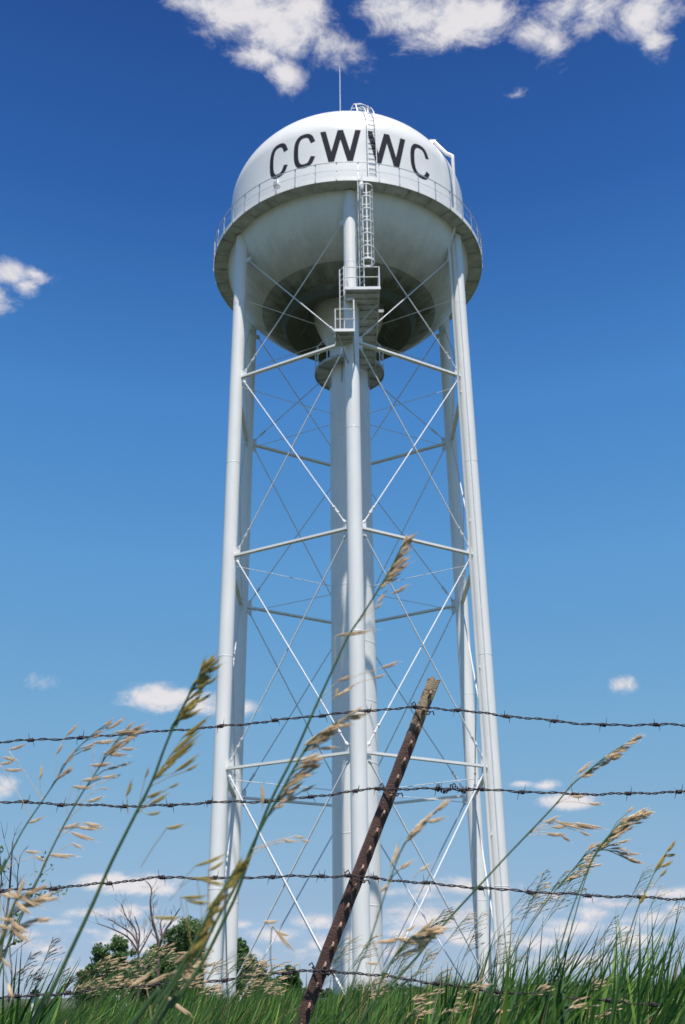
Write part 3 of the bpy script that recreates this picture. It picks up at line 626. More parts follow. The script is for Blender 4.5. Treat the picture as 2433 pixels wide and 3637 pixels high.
# bring wires just in front of the post's face
for wi, pts in enumerate(WR):
    pts = [(-8500, pts[0][1]+(20, -30, 40, 30)[wi]), (-4500, pts[0][1]+(40, 10, 25, 45)[wi])]+pts+[(6500, pts[-1][1]+(25, -10, 10, 20)[wi]), (10500, pts[-1][1]-(10, 20, 15, 0)[wi])]
    P = cr_spline([at(x, y, FY-.024) for x, y in pts], 10)
    # resample evenly at 4 mm
    seg = [0]; 
    for a_, b_ in zip(P, P[1:]): seg.append(seg[-1]+(b_-a_).length)
    T = np.arange(0, seg[-1], .0045); PA = np.array([list(p) for p in P]); Q = np.stack([np.interp(T, seg, PA[:, i]) for i in range(3)], 1)
    wob = .0012*np.sin(T*37+wi)+.001*np.sin(T*91+wi*2); Q[:, 2] += wob
    mbw = MB(); pitch_ = np.cumsum(.0045*2*math.pi/(.055+.018*np.sin(T*9+wi*3)))
    for ph in (0, math.pi):
        off = np.stack([0*T, .0020*np.cos(pitch_+ph), .0020*np.sin(pitch_+ph)], 1)
        mbw.tube([tuple(p) for p in Q+off], .00158, 5, cap=False)
    w_o = mbw.build('wire', m_wire, fence); w_o['label'] = ['topmost barbed strand of the fence','second strand from the top, with a twisted splice','third strand from the top','lowest strand, half hidden in the grass'][wi]
    for bx in BARB[wi]:
        ys = np.interp(bx, [p[0] for p in pts], [p[1] for p in pts]); c = Vector(at(bx, ys, FY-.024)); i0 = int(np.argmin(((Q-np.array(c))**2).sum(1))); c = Vector(Q[i0])
        tdir = Vector(Q[min(i0+5, len(Q)-1)]-Q[max(i0-5, 0)]).normalized(); n1 = tdir.cross(Vector((0, 1, 0))).normalized(); n2 = tdir.cross(n1)
        b = MB(); a0 = random.uniform(0, 6.28)
        coil = [c+tdir*((t/22-.5)*.014)+(n1*math.cos(t*.95+a0)+n2*math.sin(t*.95+a0))*.0046 for t in range(23)]
        e0 = c+tdir*-.010+(n1*math.cos(a0+2.6)+n2*math.sin(a0+2.6))*.019; e1 = c+tdir*.011+(n1*math.cos(a0-.6)+n2*math.sin(a0-.6))*.020
        b.tube([e0, coil[0]]+coil[1:-1]+[coil[-1], e1], [.0004]+[.0012]*23+[.0004], 5)
        coil2 = [c+tdir*((t/16-.5)*.010+.003)+(n1*math.cos(-t*.95+a0+1.5)+n2*math.sin(-t*.95+a0+1.5))*.0047 for t in range(17)]
        f0 = c+tdir*-.006+(n1*math.cos(a0+4.4)+n2*math.sin(a0+4.4))*.019; f1 = c+tdir*.012+(n1*math.cos(a0+1.1)+n2*math.sin(a0+1.1))*.019
        b.tube([f0]+coil2+[f1], [.0004]+[.0012]*17+[.0004], 5)
        b.build('barb', m_wire, w_o)
    # wire clip round the post
    if wi < 4:
        xx = [1497, 1376, 1255, 1140][wi]; ys = np.interp(xx, [p[0] for p in pts], [p[1] for p in pts]); c = Vector(at(xx, ys, FY-.024))
        cl = MB(); hh = (c-Vector(pbot)).dot(pd)
        cl.tube([pp(-.034, .002, hh+.002), pp(-.026, .010, hh+.008), pp(-.021, .006, hh+.004), pp(-.022, -.008, hh), pp(0, -.037, hh-.002), pp(.022, -.008, hh), pp(.022, .008, hh+.004), pp(.030, .012, hh+.010), pp(.033, .004, hh+.002)], .0017, 6)
        cl.tube([pp(-.021, .006, hh+.004), pp(-.012, .011, hh+.001), pp(0, .015, hh-.004), pp(.013, .011, hh-.001), pp(.022, .008, hh+.004)], .0016, 6)
        cl.build('wire_clip', m_wire, me_post)
    if wi == 1:      # the splice
        s_ = MB(); sp = []
        for i in range(90):
            t = i/89; x = 1548+(1672-1548)*t; p = Vector(at(x, 2802+6*math.sin(t*9), FY-.026)); sp.append(p+Vector((.002*math.sin(t*97), .005*math.cos(t*75), (.0035+.003*math.sin(t*17))*math.sin(t*75)+.0045*math.sin(t*15))))
        s_.tube(sp, .0017, 5)
        sp2 = [p+Vector((0, .004*math.cos(i*.9), .004*math.sin(i*.9)+.002*math.sin(i*.23))) for i, p in enumerate(sp[:34])]; s_.tube(sp2, .0018, 5)
        s_.build('splice', m_wire, w_o)

# ------------------------------------------------------------------ trees
def leaf_cloud(cen, rad, n, size, squash=.8, seed=0, flat=.25):
    g = np.random.default_rng(seed); mb_v = []; mb_f = []
    clumps = []
    nc = max(10, int(n/110))
    for i in range(nc):
        d_ = g.normal(size=3); d_ /= np.linalg.norm(d_); rr0 = g.uniform(.25, 1.0)**.5
        clumps.append((np.array(cen)+d_*np.array(rad)*rr0*np.array([1, 1, 1]), g.uniform(.12, .30)*max(rad)))
    V = []; 
    for c, r0 in clumps:
        k = int(n/nc*g.uniform(.5, 1.5))
        d_ = g.normal(size=(k, 3)); d_ /= np.linalg.norm(d_, axis=1)[:, None]; P = c+d_*r0*(g.uniform(.3, 1.08, (k, 1)))*np.array([1, 1, squash])
        V.append(P)
    P = np.concatenate(V); k = len(P)
    nrm = g.normal(size=(k, 3)); nrm[:, 2] += flat*2; nrm /= np.linalg.norm(nrm, axis=1)[:, None]
    u = np.cross(nrm, g.normal(size=(k, 3))); u /= np.linalg.norm(u, axis=1)[:, None]; w = np.cross(nrm, u)
    sz = size*g.uniform(.5, 1.25, (k, 1))
    A = P-u*sz; B = P-w*sz*.55; C_ = P+u*sz; D_ = P+w*sz*.55
    V = np.stack([A, B, C_, D_], 1).reshape(-1, 3)
    return V, clumps
def tree(x, Y, top_y, w, base_h=.0, label='', group=None, seed=1, m=m_leaf, n=7000, name='deciduous_tree', size=.20, lobes=None):
    c = at(x, 3533, Y); topz = at(x, top_y, Y)[2]; H = topz-GZ
    e_ = empty(name, (c[0], Y, GZ), label, 'tree', group)
    t = MB(); base = Vector((c[0], Y, GZ)); g = random.Random(seed)
    top = base+Vector((g.uniform(-.3, .3), 0, H*.7)); t.tube([base, base.lerp(top, .4)+Vector((.1, 0, 0)), top], [.022*H, .017*H, .006*H], 8)
    V = []
    cl_all = []
    for i, (dx, dz, rx, rz) in enumerate(lobes or [(0, .62, w*.5, H*.36)]):
        v, cl = leaf_cloud((c[0]+dx, Y+g.uniform(-.6, .6), GZ+dz*H), (rx, rx*.8, rz), int(n/len(lobes or [0])), size, seed=seed*7+i); V.append(v); cl_all += cl
    for cpt, r0 in cl_all[::3]:
        s_ = base.lerp(top, g.uniform(.3, .95)); t.tube([s_, s_.lerp(Vector(cpt), .5)+Vector((0, 0, .2)), Vector(cpt)], [.006*H, .004*H, .0015*H], 5)
    t.build('trunk', m_bark, e_)
    V = np.concatenate(V); mb = MB(); mb.v = [tuple(p) for p in V.tolist()]; mb.f = [(i, i+1, i+2, i+3) for i in range(0, len(V), 4)]
    mb.build('crown', m, e_, smooth=False)
    return e_
TG = 'trees behind the tower'
def mpx(px, Y): return px/F*Y*1.07
TY = 75.0
# crown outlines as lobes: (dx metres, centre height fraction, half width, half height)
tree(395, TY, 3338, 3, label='round dark green tree at the left, left of the bare shrub', group=TG, seed=3, n=26910, size=.105,
     lobes=[(0, .80, mpx(62, TY), 1.0), (-mpx(40, TY), .45, mpx(75, TY), 1.4), (mpx(50, TY), .5, mpx(80, TY), 1.3), (0, .25, mpx(120, TY), 1.0)])
tree(690, TY+4, 3268, 5, label='largest green tree, its crown rising behind the left front leg', group=TG, seed=4, n=44850, size=.105, m=m_leaf,
     lobes=[(-mpx(20, TY), .80, mpx(85, TY), 1.1), (-mpx(75, TY), .55, mpx(85, TY), 1.1), (mpx(70, TY), .62, mpx(80, TY), 1.2), (-mpx(20, TY), .4, mpx(150, TY), 1.4), (mpx(40, TY), .2, mpx(150, TY), 1.1)])
tree(560, TY+8, 3400, 4, label='low bushy tree between the dead forked tree and the round tree', group=TG, seed=5, n=23920, size=.105, m=m_leaf2,
     lobes=[(0, .6, mpx(70, TY), 1.0), (-mpx(50, TY), .4, mpx(60, TY), .9), (mpx(30, TY), .3, mpx(90, TY), .9)])
tree(870, TY+2, 3330, 3, label='green tree seen just right of the left legs', group=TG, seed=6, n=26910, size=.105,
     lobes=[(-mpx(25, TY), .82, mpx(35, TY), .8), (0, .5, mpx(62, TY), 1.3), (mpx(20, TY), .25, mpx(80, TY), 1.0)])
tree(1025, TY+14, 3425, 3, label='small rounded tree standing alone left of the centre leg', group=TG, seed=7, n=14950, size=.105,
     lobes=[(0, .68, mpx(40, TY), .8), (0, .35, mpx(62, TY), .9)])
# far tree line
def farline(): 
    g = np.random.default_rng(5); V = []
    for i in range(230):
        x = -60+i*1.05+g.uniform(-1, 1); hgt = g.uniform(2.2, 4.2)*(1.0 if x > 5 else .8)
        v, _ = leaf_cloud((x, 330+g.uniform(-15, 15), GZ+hgt*.5), (2.2, 2.2, hgt*.55), 130, .55, seed=i+100); V.append(v)
    V = np.concatenate(V); mb = MB(); mb.v = [tuple(p) for p in V.tolist()]; mb.f = [(i, i+1, i+2, i+3) for i in range(0, len(V), 4)]
    o = mb.build('far_woodland', m_far, smooth=False); tag(o, 'low dark strip of far woodland along the horizon', 'woodland', kind='stuff')
farline()
# bare trees
def branchy(mb, p, d_, L, r_, depth, g, spread=.5, grav=.0, tips=None):
    q = p; pts = [p]; dd = d_.copy()
    for i in range(4):
        dd = (dd+Vector((g.uniform(-1, 1), g.uniform(-1, 1), g.uniform(-1, 1)))*.13+Vector((0, 0, -grav))).normalized(); q = q+dd*L/4; pts.append(q)
    mb.tube(pts, [r_*(1-.12*i) for i in range(5)], 5)
    if tips is not None and depth <= 1: tips += pts[1:]
    if depth > 0:
        for i in range(g.choice((2, 3, 3))):
            s_ = pts[g.choice((2, 3, 4, 4))]; nd = (dd+Vector((g.uniform(-1, 1), g.uniform(-.6, .6), g.uniform(-.3, 1)))*spread).normalized()
            branchy(mb, s_, nd, L*g.uniform(.55, .85), r_*.6, depth-1, g, spread, grav, tips)
def bare_tree(paths, Y, label, seed, r0, name='bare_tree', twig=2, group=None, tw=.5):
    g = random.Random(seed); c = at(paths[0][0][0], 3533, Y); e_ = empty(name, (c[0], Y, GZ), label, 'tree', group); t = MB(); b_ = MB()
    for pi, path in enumerate(paths):
        P = [Vector(at(x, y, Y+g.uniform(-.1, .1))) for x, y in path]
        if pi == 0: P = [Vector((P[0].x, Y, GZ))]+P
        P = cr_spline(P, 4); n = len(P); rs = [r0*(1-.75*i/n)*(1 if pi == 0 else .75) for i in range(n)]
        (t if pi == 0 else b_).tube(P, rs, 7)
        for i in range(int(n*.35), n, 2):
            dd = (P[min(i+1, n-1)]-P[i-1]).normalized(); sg = g.choice((-1, 1)); nd = (dd+Vector((sg*g.uniform(.3, 1), g.uniform(-.4, .4), g.uniform(0, .5)))).normalized()
            branchy(b_, P[i], nd, tw*g.uniform(.5, 1.1), rs[i]*.4, twig, g, .6)
    t.build('trunk', m_dead, e_); b_.build('branches', m_dead, e_); return e_
bare_tree([[(560,3500),(563,3370),(556,3320),(540,3260),(534,3205),(538,3160),(520,3140)][:6]+[(527,3137)], [(563,3370),(575,3330),(570,3290),(573,3265)], [(573,3340),(590,3300),(610,3270),(640,3225)]], 50.0,
  'dead tree forking into a tall bent limb, right of the bare shrub', 21, .085, twig=1, tw=.45)
bare_tree([[(493,3500),(492,3420),(490,3370),(480,3300),(450,3260),(430,3210)], [(490,3380),(455,3330),(400,3300),(345,3280)], [(490,3370),(495,3310),(478,3255)], [(492,3390),(520,3340),(540,3300)], [(491,3360),(470,3320),(430,3290),(380,3260)]], 46.0,
  'bare brown shrubby tree with a fan of fine twigs, behind the grass', 22, .06, twig=2, tw=.5)
# young tree at the left edge
def sapling():
    Y = 9.0; g = random.Random(31); c = at(-30, 3533, Y); e_ = empty('young_tree', (c[0], Y, GZ), 'spindly young tree with few small leaves at the left edge', 'tree'); t = MB(); b_ = MB(); tips = []
    paths = [[(-20,3530),(0,3400),(15,3300),(30,3200),(38,3100),(45,2990)], [(0,3420),(40,3330),(80,3250),(105,3180),(125,3130)], [(5,3380),(20,3280),(60,3190),(62,3110),(70,3050)], [(-10,3450),(10,3380),(45,3350),(55,3300)],
             [(45,3250),(100,3210),(150,3190),(178,3182)], [(-15,3400),(-10,3250),(5,3120),(0,3040)], [(30,3560),(42,3480),(40,3420),(35,3360)]]
    for i, path in enumerate(paths):
        P = [Vector(at(x, y, Y+g.uniform(-.15, .15))) for x, y in path]
        if i == 0: P = [Vector((P[0].x, Y, GZ))]+P
        P = cr_spline(P, 3); n = len(P); rs = [(.016 if i == 0 else .008)*(1-.7*j/n) for j in range(n)]; (t if i == 0 else b_).tube(P, rs, 5)
        for j in range(n//3, n, 2):
            dd = (P[min(j+1, n-1)]-P[j-1]).normalized(); nd = (dd+Vector((g.uniform(-1, 1), g.uniform(-.4, .4), g.uniform(0, .5)))*.8).normalized(); branchy(b_, P[j], nd, .16*g.uniform(.5, 1.3), .0028, 1, g, .6, 0, tips if i in (1, 3, 4, 5) else None)
    t.build('trunk', m_bark, e_); b_.build('branches', m_bark, e_)
    V = []; gg = np.random.default_rng(3)
    for p in tips[::2]:
        if gg.random() < .55:
            for _ in range(gg.integers(1, 4)):
                c_ = np.array(p)+gg.normal(size=3)*.02; u = gg.normal(size=3); u /= np.linalg.norm(u); w = np.cross(u, gg.normal(size=3)); w /= np.linalg.norm(w); s_ = gg.uniform(.014, .028)
                V += [c_-u*s_, c_-w*s_*.5, c_+u*s_, c_+w*s_*.5]
    mb = MB(); mb.v = [tuple(map(float, v)) for v in V]; mb.f = [(i, i+1, i+2, i+3) for i in range(0, len(V), 4)]; mb.build('leaves', m_leaf, e_, smooth=False)
sapling()
# white marker posts far behind the grass
def marker(x, ytop, Y, w, label, cap):
    c = at(x, 3533, Y); zt = at(x, ytop, Y)[2]; e_ = empty('marker_post', (c[0], Y, GZ), label, 'post', 'white posts in the field')
    MB().box((c[0], Y, (GZ+zt)/2), (w, w, zt-GZ)).build('shaft', m_wpost, e_, smooth=False)
    if cap: 
        k_ = MB(); k_.box((c[0], Y, zt+w*.55), (w*1.9, w*1.9, w*1.1)); k_.box((c[0], Y, zt+w*1.3), (w*1.2, w*1.2, w*.4)); k_.build('cap', m_black, e_, smooth=False)
    else: MB().box((c[0], Y, zt+.02), (w*1.15, w*1.15, .04)).build('cap', m_wpost, e_, smooth=False)
marker(124, 3541, 14, .055, 'white post with a dark cap in the lower left grass', True)
marker(421, 3543, 22, .06, 'plain white post behind the grass, left of its shorter neighbour', False)
marker(449, 3572, 20, .05, 'short white post just right of the taller plain one', False)

# ------------------------------------------------------------------ grasses
def spikelet(mb, p, d_, L, w, g):
    # slender overlapping florets, pointed at both ends, and a short awn
    d_ = d_.normalized(); ref = Vector((0, -1, .3)); s_ = d_.cross(ref).normalized(); u_ = s_.cross(d_)
    for k in range(3):
        sg = (k % 2)*2-1; o_ = p+d_*L*.15*k+s_*sg*w*.13; dd = (d_+s_*sg*.035+u_*g.uniform(-.03, .03)).normalized(); l = L*.70
        mb.tube([o_, o_+dd*l*.2, o_+dd*l*.45, o_+dd*l*.75, o_+dd*l], [w*.11, w*.27, w*.30, w*.19, w*.025], 5, cap=False)
    mb.tube([p+d_*L*.95, p+d_*L*1.22+u_*.001], [w*.06, w*.01], 3, cap=False)
def head(mb, sb, P, t0, g, n, Ls, spread, size, dense, wind=1.0, droop=.25, wr=.19):
    N_ = len(P)-1
    def pt(t): i = min(int(t*N_), N_-1); return P[i].lerp(P[i+1], t*N_-i), (P[i+1]-P[i]).normalized()
    for k in range(n):
        t = t0+(1-t0)*(k+.5*g.random())/n; p, d_ = pt(min(t, .999)); f_ = 1-(t-t0)/(1-t0)
        side = Vector((wind*g.uniform(.25, 1.0) if g.random() < .8 else -wind*g.uniform(0, .4), g.uniform(-.5, .5), g.uniform(-.35, .35)))
        bd_ = (d_*.9+side*spread).normalized(); L = Ls*(.25+.75*f_)*g.uniform(.5, 1.15)
        q = p+bd_*L*.5; r_ = q+(bd_+Vector((.35*wind, 0, -droop))).normalized()*L*.5
        sb.tube([p, q, r_], size*.03, 4, cap=False)
        m_ = 1+int(dense*g.random()+f_*dense*.6)
        for j in range(m_):
            u = 1-j/(m_+.3); b0 = p.lerp(q, u*2) if u < .5 else q.lerp(r_, u*2-1)
            dd = ((r_-q).normalized()+Vector((g.uniform(-.1, .35)*wind, g.uniform(-.3, .3), g.uniform(-.3, .25)))).normalized()
            spikelet(mb, b0, dd, size*g.uniform(.75, 1.15), size*wr, g)
    p, d_ = pt(.999); spikelet(mb, p, d_, size, size*wr, g)
def stalk(path, Y, r0, r1, t0, n, Ls, spread, size, dense, seed, label, mat_=None, group='seeding grass stalks', droop=.2, extra=(), leaf=True, base=True, depth=0.0, wr=.19):
    g = random.Random(seed); pts = [Vector(at(x, y, Y+depth*i/(len(path)-1))) for i, (x, y) in enumerate(path)]
    p0 = pts[0]; dn = (pts[0]-pts[1]).normalized(); root = Vector((p0.x+dn.x*.45, Y, GZ))
    if p0.z > GZ+.15: pts = [root, root.lerp(p0, .5)+Vector((dn.x*.1, 0, 0))]+pts
    P = cr_spline(pts, 6); n_ = len(P); e_ = empty('grass_stalk', tuple(root), label, 'grass stalk', group)
    # keep t0 measured along the traced part
    skip = 12 if p0.z > GZ+.15 else 0
    t0_ = (skip+(n_-1-skip)*t0)/(n_-1)
    sb = MB(); sb.tube(P, [r0+(r1-r0)*min(1, i/(n_-1))**.8 for i in range(n_)], 6)
    hd = MB(); head(hd, sb, P, t0_, g, n, Ls, spread, size, dense, 1.0, droop, wr)
    for ex in extra:                            # spikelets seen apart: x, y of both ends and the point on the stem they hang from
        a_, b_ = Vector(at(ex[0], ex[1], Y+depth*.6)), Vector(at(ex[2], ex[3], Y+depth*.6)); L = (b_-a_).length; spikelet(hd, a_, b_-a_, L, min(L*.22, size*.24), g)
        s_ = Vector(at(ex[4], ex[5], Y+depth*.6)) if len(ex) > 4 else min((P[int(n_*.3)+q] for q in range(n_-int(n_*.3))), key=lambda v: (v-a_-Vector((-.02, 0, -.03))).length)
        hd.tube([s_, (s_+a_)/2+Vector((0, 0, .002)), a_], size*.02, 4, cap=False)
    sb.build('stem', m_stem, e_); hd.build('seed_head', mat_ or m_seed_tan, e_)
    return e_
# the large stalks in front, traced one by one (photo pixels, distance)
stalk([(120,3637),(161,3562),(240,3400),(321,3229),(396,3062),(476,2902),(540,2775),(583,2660),(625,2560),(668,2475),(698,2420),(712,2385)], 1.25, .0030, .0011, .66, 20, .045, .3, .021, 1.9, 1,
  'tallest thick green stalk at left, its olive seed head crossing the top wire', m_seed_olive, droop=.05,
  extra=[(640,2560,720,2520,625,2590),(645,2625,748,2545,560,2760),(600,2690,735,2560,560,2760),(590,2710,715,2610),(575,2725,700,2640),(620,2745,710,2680,540,2775),(560,2750,640,2690),(545,2770,600,2720),(520,2835,580,2810,476,2902),(530,2860,600,2820,476,2900),(525,2895,575,2885,490,2880),(450,2830,470,2770,455,2890),(590,2945,655,2930,500,3080),(660,2740,705,2715),(600,2800,640,2780),(516,2765,530,2725)])
stalk([(-20,3140),(0,3108),(75,2959),(143,2856),(189,2787),(253,2684),(321,2615),(367,2580)], 1.6, .0016, .0007, .5, 9, .035, .35, .02, 1.2, 2, 'thin bent stalk at the far left crossing the top wire',
  extra=[(143,2770,152,2715,143,2840),(235,2615,280,2570,220,2640),(200,2680,225,2640),(100,2925,155,2903,95,2930),(90,3025,140,3028),(125,3040,162,3062),(10,2690,60,2700,-5,2715),(15,2735,85,2737,-10,2720),(0,2716,55,2703),(30,2665,95,2645),(390,2590,450,2545)])
stalk([(10,3420),(50,3300),(115,3166),(189,3005),(275,2844),(340,2745),(400,2650),(442,2600)], 1.5, .0019, .0008, .62, 9, .05, .6, .022, 1.3, 3, 'stalk with pale spikelets streaming right, second from the left edge', droop=.3,
  extra=[(220,2945,290,2925,205,2950),(270,2940,370,2945,205,2950),(300,2925,360,2935),(250,2958,340,2988,205,2955),(255,2995,295,3015),(170,3038,275,3043,150,3080),(255,2795,330,2800,235,2890),(290,2775,365,2760),(320,2720,400,2715,330,2760),(365,2675,455,2685,350,2720),(430,2660,482,2662),(400,2605,510,2590,380,2650),(330,2640,420,2632),(355,2800,385,2803),(310,2850,370,2830),(400,2765,430,2752),(120,3025,145,3027)])
stalk([(560,3637),(608,3580),(712,3430),(800,3260),(850,3149),(946,2880),(1040,2690),(1130,2490),(1190,2360),(1237,2260),(1290,2180),(1340,2100),(1385,2025),(1430,1935)], 1.35, .0027, .0010, .84, 22, .028, .22, .020, 2.0, 4,
  'tallest stalk of all, in front of the centre leg, tan head near the second strut', droop=.0,
  extra=[(1390,2035,1462,1998,1370,2050),(1395,2110,1455,2078,1370,2100),(1340,2145,1372,2100),(1330,2165,1360,2140),(1200,2445,1190,2480),(1190,2260,1330,2240)[:4],(1350,2375,1420,2352,1220,2420),(1330,2410,1372,2395,1240,2440),(1185,2480,1262,2435,1150,2520),(1200,2420,1250,2400)])
stalk([(600,3530),(690,3420),(775,3258),(840,3140),(900,2995),(960,2880),(1010,2790),(1071,2684),(1130,2610),(1240,2540)], 1.3, .0024, .0010, .52, 26, .05, .4, .021, 2.0, 5, 'stalk leaning right with a loose orange head left of the centre leg',
  m_seed_tan, extra=[(1080,2650,1130,2610),(1110,2640,1245,2545,1060,2700),(1130,2660,1200,2655),(1005,2985,1055,2990),(1045,2970,1085,2978),(1070,2985,1105,2990),(935,2860,930,2780,930,2880)])
stalk([(470,3637),(560,3560),(640,3440),(700,3330),(760,3210),(800,3150),(835,3090)], 1.15, .0030, .0014, .3, 34, .025, .12, .016, 2.0, 6, 'thick brown-green head low at the left, beside the left legs', m_seed_olive,
  extra=[(690,3080,810,3035,640,3150),(740,3095,800,3060),(680,3120,760,3125,600,3200),(700,3120,810,3150),(640,3190,740,3185),(660,3200,750,3212),(540,3260,650,3262,500,3300),(730,3240,790,3170)], droop=.0)
stalk([(-40,3420),(0,3360),(20,3300),(40,3240),(60,3190)], 1.2, .0016, .0009, .2, 6, .06, .8, .024, 1.4, 7, 'cluster of pale drooping spikelets at the left edge under the third wire', droop=.5,
  extra=[(0,3180,110,3190),(30,3170,90,3200),(60,3180,150,3225,30,3160),(50,3200,110,3255),(0,3265,60,3270),(30,3270,100,3320),(40,3300,105,3350),(-10,3290,60,3300),(0,3400,38,3440)])
stalk([(1300,3600),(1380,3510),(1482,3397),(1533,3332),(1620,3235),(1705,3143),(1800,3040),(1866,2971),(1969,2862),(2032,2787),(2107,2724),(2165,2678),(2240,2632)], 1.7, .0021, .0009, .76, 14, .03, .25, .024, 1.4, 8, 'long arching stalk at the right, leaning away past the right legs', droop=.05,
  extra=[(2050,2750,2105,2705,2020,2800),(1935,2925,1985,2900,1866,2971),(1970,2920,2110,2950,1880,2960),(2035,2925,2150,2945),(1960,2940,2020,2935),(1940,2965,2010,2965,1866,2971),(1990,2965,2030,2992),(2060,2955,2100,2970),(2170,2700,2205,2690),(2030,2830,2080,2830),(2090,2855,2140,2857)])
stalk([(1960,3500),(1992,3361),(2038,3212),(2107,3045),(2160,2970),(2200,2930),(2242,2905)], 2.0, .0016, .0008, .52, 26, .075, .3, .024, 2.0, 9, 'stalk with the densest pale head at right, above the third wire', droop=.08)
stalk([(1985,3480),(2030,3300),(2080,3120),(2130,3020),(2225,3050)], 2.05, .0014, .0007, .6, 14, .06, .35, .022, 1.6, 10, 'stalk bending over right below the densest pale head', droop=.2)
stalk([(1760,3500),(1820,3390),(1935,3212),(2000,3130),(2050,3070),(2088,3020)], 2.1, .0014, .0007, .5, 16, .07, .4, .021, 1.4, 11, 'slender stalk with a light airy head left of the densest head', droop=.15)
stalk([(2210,3420),(2239,3304),(2273,3206),(2296,3160),(2337,3074),(2368,3030)], 1.9, .0014, .0007, .7, 2, .02, .2, .03, .5, 12, 'sparse dark-tipped stalk near the right edge', m_seed_olive,
  extra=[(2330,3090,2368,3030,2310,3130),(2345,3115,2372,3085,2320,3150),(2270,3215,2298,3165)])
stalk([(1230,3560),(1300,3380),(1350,3230),(1390,3110),(1440,2990),(1500,2930),(1545,2885)][::1], 1.3, .0012, .0006, .45, 5, .03, .25, .024, 1.0, 13, 'blurred pale stalk just right of the leaning post', droop=.0,
  extra=[(1490,3095,1532,3067,1470,3120),(1430,3075,1450,3070,1425,3085),(1390,3080,1420,2990),(1455,2970,1500,2945),(1500,2925,1545,2880),(1350,3170,1390,3130)])
stalk([(1330,3560),(1360,3480),(1400,3400),(1440,3350),(1490,3310)], 1.4, .0014, .0008, .4, 10, .06, .5, .024, 1.6, 14, 'orange-tan head lying right of the post under the clouds', droop=.25,
  extra=[(1340,3350,1430,3335,1320,3370),(1400,3335,1520,3345),(1430,3350,1545,3350),(1440,3310,1480,3285),(1300,3420,1350,3425)])
stalk([(1010,3640),(990,3520),(962,3420),(965,3300),(975,3300)], 1.5, .0010, .0006, .9, 1, .02, .3, .02, .5, 15, 'thin stalk with one pale hanging spikelet left of the post', extra=[(975,3300,1045,3385,965,3290),(935,3275,990,3275,965,3300)])
stalk([(540,3637),(570,3560),(590,3480),(650,3420)], 1.5, .0014, .0008, .4, 8, .05, .6, .022, 1.3, 16, 'low pale head in the grass at the lower left', droop=.35,
  extra=[(570,3530,620,3560,560,3520),(610,3560,680,3610,590,3540),(460,3510,545,3450,440,3540),(520,3500,600,3460)])
# smaller stalks standing in the grass, filling the bottom of the picture
def smallstalk(x, yt, Y, seed, lean=.45, size=.018, m=None, n=12, lab='', Ls=.07, spread=.5, droop=.3, r=.0010):
    g = random.Random(seed); yb = 3700; h = yb-yt; P = []
    for t in (0, .3, .55, .75, .9, 1):
        P.append((x-lean*h*.9*(1-t)**1.0-lean*40*(t*t)*0+lean*h*.22*t*t, yb-h*(t**.97)))
    return stalk(P, Y, r, r*.55, .62 if n > 6 else .8, n, Ls*g.uniform(.8, 1.2), spread, size, 1.0, seed, lab, m, 'slender seeding grasses in the sward', droop, wr=.16)
gl = random.Random(99)
LSM = 'slender grass stalk with a fine tan panicle nodding right in the tall grass'
for i in range(27):
    x = gl.uniform(1480, 2440); yt = gl.uniform(3080, 3420) if x > 1800 else gl.uniform(3230, 3430)
    smallstalk(x, yt, gl.uniform(2.9, 5.2), 200+i, lean=gl.uniform(.3, .6), size=gl.uniform(.013, .020), lab=LSM, m=gl.choice((m_seed_tan, m_seed_tan, m_seed_dark)), n=gl.choice((9, 12, 16)), Ls=gl.uniform(.08, .15), r=.0009)
for i in range(46):
    x = gl.uniform(230, 960); yt = gl.uniform(3370, 3540) if x < 820 else gl.uniform(3420, 3530)
    smallstalk(x, yt, gl.uniform(2.2, 4.0), 300+i, lean=gl.uniform(.4, .8), size=gl.uniform(.015, .020), lab=LSM, n=gl.choice((7, 10)), Ls=gl.uniform(.07, .11), droop=.35)
for i in range(20):
    x = gl.uniform(1120, 1560); yt = gl.uniform(3330, 3520)
    smallstalk(x, yt, gl.uniform(2.9, 4.8), 400+i, lean=gl.uniform(.3, .6), size=.013, lab=LSM, n=10, Ls=.1)
for i in range(10):
    x = gl.uniform(0, 300); yt = gl.uniform(3320, 3500)
    smallstalk(x, yt, gl.uniform(2.6, 4.2), 500+i, lean=gl.uniform(.15, .4), size=.016, lab=LSM, m=m_seed_dark, n=8, Ls=.07)
for i in range(22):
    x = gl.uniform(1250, 2440); smallstalk(x, gl.uniform(3490, 3625), gl.uniform(2.0, 3.2), 600+i, lean=gl.uniform(.5, .9), size=.018, lab=LSM, n=7, Ls=.06, spread=.35, droop=.3)

